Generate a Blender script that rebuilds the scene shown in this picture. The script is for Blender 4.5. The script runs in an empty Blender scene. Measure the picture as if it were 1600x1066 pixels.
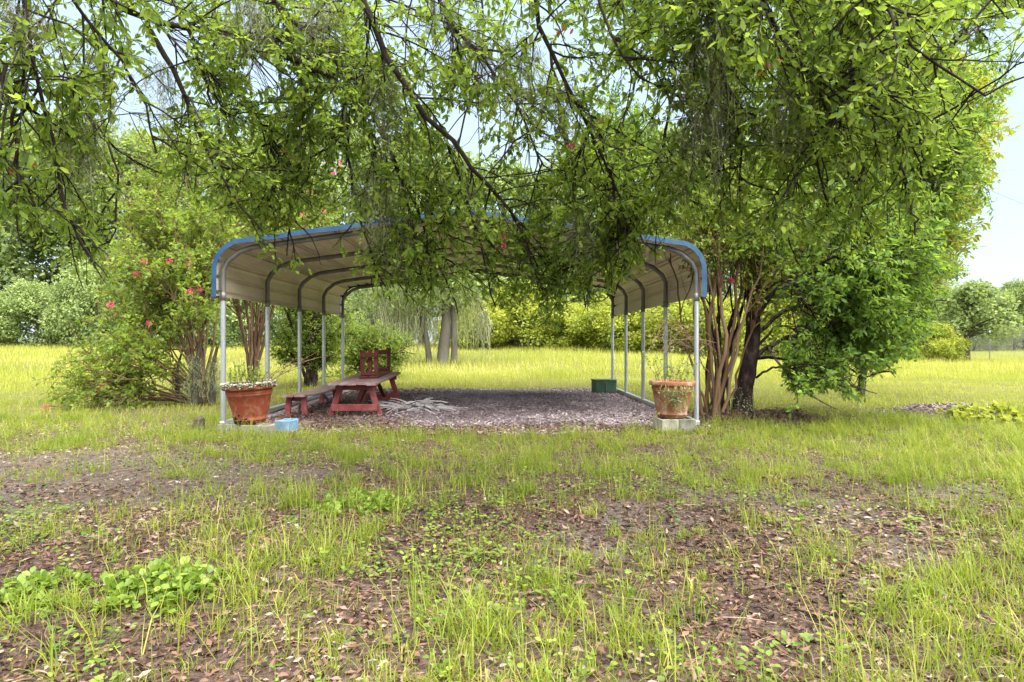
import bpy, math, random
import numpy as np
from mathutils import Vector, Matrix

# ------------------------------------------------------------------ camera, sky, sun, exposure
R = math.radians
scene = bpy.context.scene
C = scene.collection
FPX, CX, CY = 994.0, 800.0, 533.0          # focal length and centre in photograph pixels
CAM_H, YAW = 1.09, -R(1.04)
cam_d = bpy.data.cameras.new('camera')
cam_d.sensor_width = 36.0
cam_d.lens = FPX * 36.0 / 1600.0
cam_d.clip_start = 0.05
cam_d.clip_end = 3000
cam = bpy.data.objects.new('camera', cam_d)
C.objects.link(cam)
cam.location = (0, 0, CAM_H)
cam.rotation_euler = (R(90), 0, YAW)
scene.camera = cam

SUN_EL, SUN_AZ = R(66), R(145)              # azimuth clockwise from +Y (the view direction)
w = bpy.data.worlds.new('World')
scene.world = w
w.use_nodes = True
wn = w.node_tree
bg = wn.nodes['Background']
sky = wn.nodes.new('ShaderNodeTexSky')
sky.sky_type = 'NISHITA'
sky.sun_disc = False
sky.sun_elevation = SUN_EL
sky.sun_rotation = SUN_AZ
sky.air_density = 1.25
sky.dust_density = 1.0
sky.ozone_density = 1.0
hz = wn.nodes.new('ShaderNodeMix')             # thin even summer haze over the whole sky
hz.data_type = 'RGBA'
hz.inputs[0].default_value = .9
hz.inputs[7].default_value = (1.10, 1.38, 1.62, 1)
wn.links.new(sky.outputs[0], hz.inputs[6])
wn.links.new(hz.outputs[2], bg.inputs[0])
bg.inputs[1].default_value = 0.05
sun_d = bpy.data.lights.new('sun', 'SUN')
sun_d.energy = 1.5
sun_d.angle = R(95)
sun_d.color = (1.0, 0.95, 0.86)
sun = bpy.data.objects.new('sun', sun_d)
C.objects.link(sun)
sdir = Vector((math.sin(SUN_AZ) * math.cos(SUN_EL), math.cos(SUN_AZ) * math.cos(SUN_EL), math.sin(SUN_EL)))
sun.rotation_euler = sdir.to_track_quat('Z', 'Y').to_euler()
sun.location = (0, 0, 20)
vs = scene.view_settings
vs.view_transform = 'Standard'
vs.look = 'None'
vs.exposure = 3.8
vs.gamma = 1.0
vs.use_curve_mapping = False
scene.cycles.use_denoising = True
scene.cycles.max_bounces = 8
scene.cycles.transmission_bounces = 6
scene.cycles.diffuse_bounces = 4

rng = np.random.default_rng(7)
random.seed(7)

# ------------------------------------------------------------------ pixel <-> place
cyw, syw = math.cos(YAW), math.sin(YAW)
def at(px, py, depth):
    """point on the ray through photograph pixel at a given depth (metres along the view)"""
    x, y, z = (px - CX) / FPX * depth, depth, -(py - CY) / FPX * depth
    return np.array((x * cyw - y * syw, x * syw + y * cyw, z + CAM_H))
def gp(px, py):
    """flat ground point seen at a pixel"""
    d = FPX * CAM_H / (py - CY)
    p = at(px, py, d)
    return p[0], p[1]
def proj(P):
    x, y = P[..., 0], P[..., 1]
    xc, yc = x * cyw + y * syw, -x * syw + y * cyw
    yc = np.maximum(yc, 0.05)
    return CX + FPX * xc / yc, CY - FPX * (P[..., 2] - CAM_H) / yc

# ------------------------------------------------------------------ small maths
def nrm(a):
    return a / np.maximum(np.linalg.norm(a, axis=-1, keepdims=True), 1e-9)
def sstep(a, b, x):
    t = np.clip((x - a) / (b - a), 0, 1)
    return t * t * (3 - 2 * t)
def vnoise(x, y, s, seed=0):
    x, y = np.asarray(x) / s + 100.3 * seed, np.asarray(y) / s + 37.7 * seed
    xi, yi = np.floor(x), np.floor(y)
    fx, fy = x - xi, y - yi
    fx, fy = fx * fx * (3 - 2 * fx), fy * fy * (3 - 2 * fy)
    def h(a, b):
        v = np.sin(a * 127.1 + b * 311.7 + seed * 17.3) * 43758.5453
        return v - np.floor(v)
    return (h(xi, yi) * (1 - fx) + h(xi + 1, yi) * fx) * (1 - fy) + (h(xi, yi + 1) * (1 - fx) + h(xi + 1, yi + 1) * fx) * fy
def fbm(x, y, s, seed=0):
    return 0.55 * vnoise(x, y, s, seed) + 0.3 * vnoise(x, y, s * .45, seed + 1) + 0.15 * vnoise(x, y, s * .2, seed + 2)

PX0, PX1, PY0, PY1 = -3.50, 2.51, 8.1, 14.2          # carport posts
def in_port(x, y, m=0.0):
    return (x > PX0 - m) & (x < PX1 + m) & (y > PY0 - .15 - m) & (y < PY1 + .3 + m)
def gz(x, y):
    x, y = np.asarray(x, float), np.asarray(y, float)
    rise = 0.62 * sstep(16, 46, y) * sstep(16, 4, x)
    und = 0.09 * (vnoise(x, y, 1.7, 3) - .5) + 0.04 * (vnoise(x, y, .6, 4) - .5)
    flat = np.where(in_port(x, y, .6), 0.25, 1.0)
    return rise + und * flat
def gz1(x, y):
    return float(gz(np.array([x]), np.array([y]))[0])

# ------------------------------------------------------------------ mesh collecting
class MB:
    def __init__(s):
        s.V, s.L, s.S, s.T, s.n, s.nl = [], [], [], [], 0, 0
    def add(s, V, faces, tone=None):
        """V (N,k,3): N copies of a k-vertex shape sharing the face list"""
        V = np.asarray(V, float)
        if V.ndim == 2:
            V = V[None]
        N, k, _ = V.shape
        if N == 0:
            return
        fl = np.array([i for f in faces for i in f])
        sz = np.array([len(f) for f in faces])
        off = s.n + np.arange(N)[:, None] * k
        s.V.append(V.reshape(-1, 3))
        s.L.append((off + fl[None]).reshape(-1))
        st = np.concatenate([[0], np.cumsum(sz)[:-1]])
        s.S.append((s.nl + np.arange(N)[:, None] * len(fl) + st[None]).reshape(-1))
        if tone is None:
            tone = np.full(N, .5)
        tone = np.broadcast_to(np.asarray(tone, float), (N,))
        s.T.append(np.repeat(tone, k))
        s.n += N * k
        s.nl += N * len(fl)
    def box(s, c, size, rot=None, bev=0.0, tone=.5):
        sx, sy, sz = [v / 2 for v in size]
        if bev <= 0:
            v = np.array([(x, y, z) for z in (-sz, sz) for y in (-sy, sy) for x in (-sx, sx)])
            f = [(0, 2, 3, 1), (4, 5, 7, 6), (0, 1, 5, 4), (2, 6, 7, 3), (0, 4, 6, 2), (1, 3, 7, 5)]
        else:                                    # chamfered on every edge
            b = min(bev, sx * .9, sy * .9, sz * .9)
            v, idx = [], {}
            for X in (-1, 1):
                for Y in (-1, 1):
                    for Z in (-1, 1):
                        for a in range(3):
                            p = [X * (sx - b), Y * (sy - b), Z * (sz - b)]
                            p[a] = (X * sx, Y * sy, Z * sz)[a]
                            idx[X, Y, Z, a] = len(v)
                            v.append(p)
            v = np.array(v)
            f = []
            for a in range(3):
                o = [i for i in range(3) if i != a]
                for sg in (-1, 1):
                    q = []
                    for (u, t) in ((-1, -1), (1, -1), (1, 1), (-1, 1)):
                        k = [0, 0, 0]; k[a] = sg; k[o[0]] = u; k[o[1]] = t
                        q.append(idx[(*k, a)])
                    f.append(q)
            for a in range(3):
                o = [i for i in range(3) if i != a]
                for u in (-1, 1):
                    for t in (-1, 1):
                        k0 = [0, 0, 0]; k0[o[0]] = u; k0[o[1]] = t
                        k1 = list(k0); k0[a] = -1; k1[a] = 1
                        f.append([idx[(*k0, o[0])], idx[(*k1, o[0])], idx[(*k1, o[1])], idx[(*k0, o[1])]])
            for X in (-1, 1):
                for Y in (-1, 1):
                    for Z in (-1, 1):
                        f.append([idx[X, Y, Z, 0], idx[X, Y, Z, 1], idx[X, Y, Z, 2]])
            # make every face point outwards
            g = []
            for q in f:
                P = v[list(q)]
                nn = np.cross(P[1] - P[0], P[2] - P[0])
                g.append(list(q) if nn @ P.mean(0) > 0 else list(q)[::-1])
            f = g
        if rot is not None:
            v = v @ np.asarray(rot).T
        s.add(v + np.asarray(c, float), f, tone)
    def tubes(s, P, rad, sides=6, tone=None, cap=False, rough=0.0):
        """P (N,K,3) polylines, rad (N,K)"""
        P = np.asarray(P, float)
        if P.ndim == 2:
            P = P[None]
        N, K, _ = P.shape
        if N == 0:
            return
        rad = np.broadcast_to(np.asarray(rad, float), (N, K))
        T = nrm(np.gradient(P, axis=1))
        mt = np.abs(nrm(T.mean(1)))
        ref = np.zeros((N, 3))
        ref[np.arange(N), mt.argmin(1)] = 1
        U = nrm(np.cross(T, ref[:, None, :]))
        W = np.cross(T, U)
        a = np.arange(sides) / sides * 2 * math.pi
        ring = P[:, :, None, :] + rad[:, :, None, None] * (U[:, :, None, :] * np.cos(a)[None, None, :, None] + W[:, :, None, :] * np.sin(a)[None, None, :, None])
        if rough:
            rr0 = np.random.default_rng(int(abs(P[0, 0, 0]) * 1000))
            nz = rr0.normal(0, 1, (1, 1, sides)) * .6 + rr0.normal(0, 1, (N, K, sides)) * .6
            ring = P[:, :, None] + (ring - P[:, :, None]) * (1 + rough * nz[..., None])
        V = ring.reshape(N, K * sides, 3)
        f = []
        for i in range(K - 1):
            for j in range(sides):
                k = (j + 1) % sides
                f.append((i * sides + j, i * sides + k, (i + 1) * sides + k, (i + 1) * sides + j))
        if cap:
            f.append(tuple(range(sides))[::-1])
            f.append(tuple((K - 1) * sides + j for j in range(sides)))
        s.add(V, f, tone)
    def lathe(s, prof, c, sides=32, M=None, tone=.5):
        a = np.arange(sides) / sides * 2 * math.pi
        prof = np.array(prof)
        V = np.stack([prof[:, None, 0] * np.cos(a), prof[:, None, 0] * np.sin(a), np.repeat(prof[:, 1:2], sides, 1)], -1).reshape(-1, 3)
        f = []
        for i in range(len(prof) - 1):
            for j in range(sides):
                k = (j + 1) % sides
                f.append((i * sides + j, i * sides + k, (i + 1) * sides + k, (i + 1) * sides + j))
        if M is not None:
            V = V @ np.asarray(M).T
        s.add(V + np.asarray(c, float), f, tone)
    def build(s, name, mat, parent=None, smooth=False, origin=None):
        me = bpy.data.meshes.new(name)
        V = np.concatenate(s.V)
        o = np.zeros(3)
        if parent is not None:
            o = np.array(world_loc(parent))
        elif origin is not None:
            o = np.array(origin, float)
        V = V - o
        L = np.concatenate(s.L).astype(np.int32)
        S = np.concatenate(s.S).astype(np.int32)
        me.vertices.add(len(V)); me.loops.add(len(L)); me.polygons.add(len(S))
        me.vertices.foreach_set('co', V.astype(np.float32).ravel())
        me.loops.foreach_set('vertex_index', L)
        me.polygons.foreach_set('loop_start', S)
        me.polygons.foreach_set('use_smooth', np.full(len(S), bool(smooth)))
        at_ = me.attributes.new('tone', 'FLOAT', 'POINT')
        at_.data.foreach_set('value', np.concatenate(s.T).astype(np.float32))
        me.update(calc_edges=True)
        me.validate()
        me.materials.append(mat)
        ob = bpy.data.objects.new(name, me)
        C.objects.link(ob)
        if parent is not None:
            ob.parent = parent
        else:
            ob.location = o
        return ob
def world_loc(o):
    l = Vector(o.location)
    while o.parent is not None:
        o = o.parent
        l = l + Vector(o.location)
    return l
def tag(o, label=None, cat=None, group=None, kind=None):
    if label: o['label'] = label
    if cat: o['category'] = cat
    if group: o['group'] = group
    if kind: o['kind'] = kind
    return o
def thing(name, loc, label, cat, group=None):
    o = bpy.data.objects.new(name, None)
    o.empty_display_size = .2
    o.location = loc
    C.objects.link(o)
    return tag(o, label, cat, group)
def copy_tree(o, parent=None):
    c = o.copy(); C.objects.link(c); c.parent = parent
    for ch in list(o.children):
        copy_tree(ch, c)
    return c
def rotz(a):
    c, s = math.cos(a), math.sin(a)
    return np.array([[c, -s, 0], [s, c, 0], [0, 0, 1]])
def rotx(a):
    c, s = math.cos(a), math.sin(a)
    return np.array([[1, 0, 0], [0, c, -s], [0, s, c]])
def roty(a):
    c, s = math.cos(a), math.sin(a)
    return np.array([[c, 0, s], [0, 1, 0], [-s, 0, c]])

# ------------------------------------------------------------------ materials
def ramp(nt, stops):
    r = nt.nodes.new('ShaderNodeValToRGB')
    e = r.color_ramp.elements
    while len(e) < len(stops):
        e.new(.5)
    for i, (p, c) in enumerate(stops):
        e[i].position = p
        e[i].color = (*c, 1)
    return r
def base_mat(name):
    m = bpy.data.materials.new(name)
    m.use_nodes = True
    nt = m.node_tree
    return m, nt, nt.nodes['Principled BSDF'], nt.nodes['Material Output']
def N(nt, t, **kw):
    n = nt.nodes.new(t)
    for k, v in kw.items():
        setattr(n, k, v)
    return n
def noise(nt, scale, detail=4, rough=.6, coord='Object', stretch=None):
    tc = N(nt, 'ShaderNodeTexCoord')
    n = N(nt, 'ShaderNodeTexNoise')
    n.inputs['Scale'].default_value = scale
    n.inputs['Detail'].default_value = detail
    n.inputs['Roughness'].default_value = rough
    if stretch:
        mp = N(nt, 'ShaderNodeMapping')
        mp.inputs['Scale'].default_value = stretch
        nt.links.new(tc.outputs[coord], mp.inputs[0])
        nt.links.new(mp.outputs[0], n.inputs['Vector'])
    else:
        nt.links.new(tc.outputs[coord], n.inputs['Vector'])
    return n
def mixc(nt, fac, a, b, typ='MIX'):
    m = N(nt, 'ShaderNodeMix', data_type='RGBA', blend_type=typ)
    def put(sock, v):
        if hasattr(v, 'is_output') or isinstance(v, bpy.types.NodeSocket):
            nt.links.new(v, sock)
        elif isinstance(v, (int, float)):
            sock.default_value = v
        else:
            sock.default_value = (*v, 1)
    put(m.inputs[0], fac); put(m.inputs[6], a); put(m.inputs[7], b)
    return m.outputs[2]
def bump(nt, bs, h, strength=.4, dist=.02):
    b = N(nt, 'ShaderNodeBump')
    b.inputs['Strength'].default_value = strength
    b.inputs['Distance'].default_value = dist
    nt.links.new(h, b.inputs['Height'])
    nt.links.new(b.outputs[0], bs.inputs['Normal'])
def leaf_mat(name, stops, trans=(.25, .35, .04), tf=.38, rough=.45, spec=.4, nscale=1.2):
    m, nt, bs, out = base_mat(name)
    a = N(nt, 'ShaderNodeAttribute', attribute_name='tone')
    n = noise(nt, nscale, 2)
    md = N(nt, 'ShaderNodeMath', operation='MULTIPLY_ADD')
    nt.links.new(n.outputs[0], md.inputs[0]); md.inputs[1].default_value = .5; md.inputs[2].default_value = -.25
    ad = N(nt, 'ShaderNodeMath', operation='ADD', use_clamp=True)
    nt.links.new(a.outputs['Fac'], ad.inputs[0]); nt.links.new(md.outputs[0], ad.inputs[1])
    r = ramp(nt, stops)
    nt.links.new(ad.outputs[0], r.inputs[0])
    nt.links.new(r.outputs[0], bs.inputs['Base Color'])
    bs.inputs['Roughness'].default_value = rough
    bs.inputs['Specular IOR Level'].default_value = spec
    tr = N(nt, 'ShaderNodeBsdfTranslucent')
    tc = mixc(nt, .55, r.outputs[0], trans)
    nt.links.new(tc, tr.inputs[0])
    mx = N(nt, 'ShaderNodeMixShader')
    mx.inputs[0].default_value = tf
    nt.links.new(bs.outputs[0], mx.inputs[1]); nt.links.new(tr.outputs[0], mx.inputs[2])
    nt.links.new(mx.outputs[0], out.inputs[0])
    return m
def tone_mat(name, stops, rough=.85, spec=.2, nscale=6, namp=.5, bmp=0, bscale=40, stretch=None):
    m, nt, bs, out = base_mat(name)
    a = N(nt, 'ShaderNodeAttribute', attribute_name='tone')
    n = noise(nt, nscale, 5, stretch=stretch)
    md = N(nt, 'ShaderNodeMath', operation='MULTIPLY_ADD')
    nt.links.new(n.outputs[0], md.inputs[0]); md.inputs[1].default_value = namp; md.inputs[2].default_value = -namp / 2
    ad = N(nt, 'ShaderNodeMath', operation='ADD', use_clamp=True)
    nt.links.new(a.outputs['Fac'], ad.inputs[0]); nt.links.new(md.outputs[0], ad.inputs[1])
    r = ramp(nt, stops)
    nt.links.new(ad.outputs[0], r.inputs[0])
    nt.links.new(r.outputs[0], bs.inputs['Base Color'])
    bs.inputs['Roughness'].default_value = rough
    bs.inputs['Specular IOR Level'].default_value = spec
    if bmp:
        b = noise(nt, bscale, 6, .7, stretch=stretch)
        bump(nt, bs, b.outputs[0], bmp, .02)
    return m

M = {}
M['oak_leaf'] = leaf_mat('oak_leaf', [(0, (.032, .065, .012)), (.4, (.09, .15, .022)), (.8, (.155, .22, .028)), (1, (.24, .29, .04))], (.40, .56, .06), .54, .55, .25)
M['myrtle_leaf'] = leaf_mat('myrtle_leaf', [(0, (.045, .09, .012)), (.4, (.11, .18, .02)), (.8, (.21, .28, .03)), (1, (.31, .29, .04))], (.42, .56, .06), .48, .45, .4)
M['dark_leaf'] = leaf_mat('dark_leaf', [(0, (.03, .07, .012)), (.5, (.075, .15, .022)), (1, (.17, .25, .035))], (.36, .54, .06), .52, .55, .25)
M['far_leaf'] = leaf_mat('far_leaf', [(0, (.06, .095, .035)), (.4, (.15, .21, .07)), (1, (.32, .39, .15))], (.38, .48, .10), .42, .6, .2, .35)  # paler than near leaves: distance haze is put into the leaf colour
M['vine_leaf'] = leaf_mat('vine_leaf', [(0, (.06, .10, .02)), (.4, (.19, .235, .03)), (1, (.38, .40, .06))], (.5, .55, .06), .45, .6, .2, .5)
M['grass'] = leaf_mat('grass', [(0, (.06, .10, .012)), (.35, (.135, .19, .020)), (.7, (.24, .28, .030)), (1, (.38, .33, .085))], (.42, .52, .04), .40, .5, .3, .8)
M['field_grass'] = leaf_mat('field_grass', [(0, (.13, .17, .025)), (.4, (.24, .28, .04)), (.75, (.36, .37, .07)), (1, (.46, .42, .14))], (.5, .52, .07), .40, .6, .2, .25)
M['weed'] = leaf_mat('weed', [(0, (.06, .11, .02)), (.5, (.14, .22, .03)), (1, (.26, .33, .05))], (.3, .45, .05), .4, .45, .4)
M['litter'] = tone_mat('litter', [(0, (.022, .013, .010)), (.25, (.075, .038, .026)), (.5, (.15, .082, .056)), (.75, (.21, .15, .12)), (1, (.30, .255, .22))], .7, .3, 9, .35)
M['mulch'] = tone_mat('mulch', [(0, (.06, .043, .043)), (.3, (.18, .135, .14)), (.65, (.34, .275, .29)), (1, (.54, .46, .475))], .8, .2, 9, .3)
M['moss'] = tone_mat('moss', [(0, (.09, .10, .055)), (.5, (.19, .205, .11)), (1, (.32, .33, .20))], .9, .1, 5, .4)
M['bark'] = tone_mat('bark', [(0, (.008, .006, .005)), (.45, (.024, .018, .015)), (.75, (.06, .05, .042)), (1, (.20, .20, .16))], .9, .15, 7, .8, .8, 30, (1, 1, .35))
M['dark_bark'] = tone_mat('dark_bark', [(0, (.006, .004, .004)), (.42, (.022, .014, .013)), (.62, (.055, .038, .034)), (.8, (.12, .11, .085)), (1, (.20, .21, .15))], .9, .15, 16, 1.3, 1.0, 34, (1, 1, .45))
M['tan_bark'] = tone_mat('tan_bark', [(0, (.035, .018, .010)), (.45, (.10, .055, .030)), (.8, (.20, .135, .08)), (1, (.30, .24, .17))], .7, .25, 5, .7, .3, 20, (1, 1, .25))
M['grey_bark'] = tone_mat('grey_bark', [(0, (.03, .027, .022)), (.5, (.08, .072, .058)), (1, (.17, .165, .13))], .9, .1, 4, .7, .5, 20, (1, 1, .35))
M['petal'] = leaf_mat('petal', [(0, (.42, .012, .07)), (.5, (.58, .03, .14)), (1, (.75, .12, .26))], (.9, .15, .3), .3, .6, .2, 8)
M['rust_leaf'] = leaf_mat('rust_leaf', [(0, (.25, .06, .02)), (1, (.45, .16, .05))], (.6, .2, .05), .35)

def metal(name, col, rough=.38, metallic=.85, var=.3, scale=8):
    m, nt, bs, out = base_mat(name)
    n = noise(nt, scale, 6, .7, stretch=(1, 1, .3))
    c = ramp(nt, [(.25, tuple(v * (1 - var) for v in col)), (.75, tuple(min(1, v * (1 + var * .5)) for v in col))])
    nt.links.new(n.outputs[0], c.inputs[0])
    nt.links.new(c.outputs[0], bs.inputs['Base Color'])
    bs.inputs['Metallic'].default_value = metallic
    bs.inputs['Roughness'].default_value = rough
    bump(nt, bs, n.outputs[0], .08, .004)
    return m
M['galv'] = metal('galvanised_steel', (.50, .53, .57), .42, .75)
M['galv_dark'] = metal('weathered_steel', (.20, .20, .20), .5, .6, .5)
M['wire'] = metal('fence_wire', (.30, .30, .30), .5, .6)

def painted(name, col, dirt, dfac=(.45, .75), rough=.5, scale=5, stretch=None, fine=60, bstr=.15, spec=.4):
    m, nt, bs, out = base_mat(name)
    n = noise(nt, scale, 7, .68, stretch=stretch)
    f = ramp(nt, [(dfac[0], (0, 0, 0)), (dfac[1], (1, 1, 1))])
    nt.links.new(n.outputs[0], f.inputs[0])
    n2 = noise(nt, fine, 4, .7, stretch=stretch)
    v = ramp(nt, [(.3, tuple(c * .78 for c in col)), (.7, col)])
    nt.links.new(n2.outputs[0], v.inputs[0])
    c = mixc(nt, f.outputs[0], v.outputs[0], dirt)
    nt.links.new(c, bs.inputs['Base Color'])
    bs.inputs['Roughness'].default_value = rough
    bs.inputs['Specular IOR Level'].default_value = spec
    bump(nt, bs, n2.outputs[0], bstr, .006)
    return m
M['panel'] = painted('roof_panel_paint', (.64, .57, .47), (.40, .33, .24), (.45, .8), .45, 2.2, (1, .3, 1), 30, .03)
M['blue_trim'] = painted('blue_trim_paint', (.006, .042, .125), (.025, .08, .13), (.40, .75), .5, 4.5, None, 12, .05)
M['red_wood'] = painted('red_stained_wood', (.19, .032, .032), (.30, .11, .105), (.48, .8), .65, 6, (1, 1, 1), 45, .3)
M['dark_red'] = painted('dark_red_wood', (.12, .018, .015), (.18, .05, .04), (.5, .85), .6, 6, None, 45, .3)
M['top_wood'] = painted('weathered_table_wood', (.30, .235, .24), (.22, .09, .085), (.44, .66), .75, 7, (1, .18, 1), 60, .5)
M['terracotta'] = painted('terracotta', (.25, .058, .026), (.34, .17, .12), (.48, .8), .7, 12, None, 50, .2, .2)
M['terracotta_b'] = painted('dusty_terracotta', (.28, .11, .055), (.42, .30, .23), (.45, .68), .85, 6, None, 50, .2, .2)
M['concrete'] = painted('concrete_block', (.28, .265, .235), (.11, .11, .085), (.42, .66), .92, 9, None, 90, .5, .1)
M['pale_concrete'] = painted('pale_concrete', (.42, .395, .345), (.22, .20, .15), (.42, .68), .92, 9, None, 90, .5, .1)
M['blue_block'] = painted('blue_paint', (.14, .30, .52), (.32, .38, .42), (.42, .68), .75, 9, None, 80, .4, .2)
M['green_box'] = painted('green_paint', (.02, .07, .04), (.06, .11, .07), (.45, .75), .6, 8, None, 60, .2)
M['lichen'] = tone_mat('lichen_crust', [(0, (.07, .08, .04)), (.4, (.26, .25, .19)), (1, (.48, .46, .39))], .95, .1, 14, .5, .6, 60)
M['soil'] = tone_mat('soil', [(0, (.02, .014, .01)), (1, (.08, .055, .04))], .95, .1, 20, .8, .6, 60)
M['black_stain'] = tone_mat('black_mould', [(0, (.012, .011, .009)), (1, (.05, .04, .03))], .95, .1, 30, .8)
M['frond'] = tone_mat('dry_frond', [(0, (.16, .15, .155)), (.5, (.40, .37, .385)), (1, (.62, .58, .60))], .8, .2, 6, .3)
M['stump'] = tone_mat('stump_bark', [(0, (.03, .022, .018)), (.6, (.10, .08, .065)), (1, (.2, .17, .14))], .95, .1, 12, .8, .8, 40, (1, 1, .3))
M['pole'] = tone_mat('pole_wood', [(0, (.10, .075, .055)), (1, (.22, .18, .14))], .9, .1, 5, .7)

# ground: colour follows what lies there (leaf litter, sand, mulch, turf), set per vertex from the same maps the scatter uses
def ground_mat():
    m, nt, bs, out = base_mat('ground_soil')
    def attr(n):
        return N(nt, 'ShaderNodeAttribute', attribute_name=n).outputs['Fac']
    n1 = noise(nt, 3.0, 8, .7)
    n2 = noise(nt, 28, 6, .75)
    n3 = noise(nt, 90, 3, .7)
    lit = ramp(nt, [(.28, (.026, .017, .013)), (.45, (.075, .049, .039)), (.6, (.14, .10, .083)), (.78, (.22, .18, .165))])
    nt.links.new(n2.outputs[0], lit.inputs[0])
    sand = ramp(nt, [(.3, (.11, .093, .085)), (.7, (.21, .185, .17))])
    nt.links.new(n2.outputs[0], sand.inputs[0])
    mul = ramp(nt, [(.3, (.09, .07, .076)), (.5, (.22, .18, .20)), (.72, (.38, .32, .35))])
    nt.links.new(n2.outputs[0], mul.inputs[0])
    grn = ramp(nt, [(.3, (.10, .125, .025)), (.55, (.20, .22, .04)), (.75, (.28, .28, .07))])
    nt.links.new(n1.outputs[0], grn.inputs[0])
    c = mixc(nt, attr('sand'), lit.outputs[0], sand.outputs[0])
    c = mixc(nt, attr('mulch'), c, mul.outputs[0])
    c = mixc(nt, attr('turf'), c, grn.outputs[0])
    nt.links.new(c, bs.inputs['Base Color'])
    bs.inputs['Roughness'].default_value = .95
    bs.inputs['Specular IOR Level'].default_value = .1
    hs = N(nt, 'ShaderNodeMath', operation='ADD')
    nt.links.new(n2.outputs[0], hs.inputs[0]); nt.links.new(n3.outputs[0], hs.inputs[1])
    bump(nt, bs, hs.outputs[0], .8, .03)
    return m
M['ground'] = ground_mat()

# ------------------------------------------------------------------ ground maps
def blob(x, y, px, py, rx, ry):
    """soft ellipse whose centre is the ground point at a pixel, radii in metres"""
    cx, cy = gp(px, py)
    d = np.sqrt(((x - cx) / rx) ** 2 + ((y - cy) / ry) ** 2) + .5 * (fbm(x, y, .8, 21) - .5)
    return 1 - sstep(.55, 1.1, d)
def maps(x, y):
    x, y = np.asarray(x, float), np.asarray(y, float)
    n = fbm(x, y, 1.5, 5)
    n2 = fbm(x, y, .55, 9)
    n3 = fbm(x, y, .26, 13)
    g = .62 + .8 * (n - .48) + 1.0 * (n2 - .48) + 1.3 * (n3 - .48)
    g = g + .16 * sstep(5.2, 7.0, y) + .30 * sstep(2.5, 4.0, x) * sstep(2.5, 4, y)
    sand = np.zeros_like(x)
    bare = np.zeros_like(x)
    for a in ((150, 745, 1.5, 1.3), (60, 720, 1.2, .8), (330, 760, 1.0, .8)):
        bare = np.maximum(bare, blob(x, y, *a)); sand = np.maximum(sand, .45 * blob(x, y, *a))
    for a in ((1010, 805, .55, .5), (1290, 800, .5, .5), (1400, 855, .35, .35), (1130, 770, .5, .3), (1500, 770, .5, .3), (905, 850, .5, .35)):
        bare = np.maximum(bare, blob(x, y, *a)); sand = np.maximum(sand, .55 * blob(x, y, *a))
    for a in ((60, 1010, .45, .3), (250, 1010, .3, .2), (1260, 930, .55, .45), (1180, 1020, .35, .22), (760, 830, .7, .5), (1380, 930, .4, .3), (900, 800, .8, .5), (1080, 880, .5, .5), (720, 905, .4, .3)):
        bare = np.maximum(bare, .8 * blob(x, y, *a))
    rich = np.zeros_like(x)
    for a in ((565, 785, .45, .35), (700, 1040, .5, .25), (480, 880, .5, .5), (1450, 960, .5, .5), (1000, 1010, .35, .3), (900, 980, .3, .3), (1300, 740, 1.4, .6), (850, 730, 1.6, .7), (1550, 900, .6, .6), (500, 720, .8, .8)):
        rich = np.maximum(rich, blob(x, y, *a))
    g = g + .28 * rich - .36 * bare
    mul = np.where(in_port(x, y, .1), 1.0, 0.0)
    mound = blob(x, y, 1495, 650, .95, .8)
    mul = np.maximum(mul, mound * .35)
    field = np.maximum(sstep(7.9, 9.4, y + 1.2 * (n - .5)), 0) * np.where((x > -3.6) & (x < 5.2), sstep(8.6, 9.6, y), 1)
    g = np.maximum(g, field * (.95 + .3 * (n - .5)))
    g = g * (1 - np.where(in_port(x, y, .0), .97, 0)) * (1 - .95 * mound) * (1 - .9 * blob(x, y, 1190, 655, 1.9, .6))
    g = g * (1 - .92 * sstep(-3.0, -2.5, x) * sstep(2.3, 1.7, x) * sstep(7.25, 7.6, y + .35 * (fbm(x, y, .5, 77) - .5)) * sstep(8.8, 8.2, y))
    # thin grass creeping in at the back and the front edge of the carport
    return np.clip(g, 0, 1.2), np.clip(sand, 0, 1), np.clip(mul, 0, 1), bare

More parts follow.
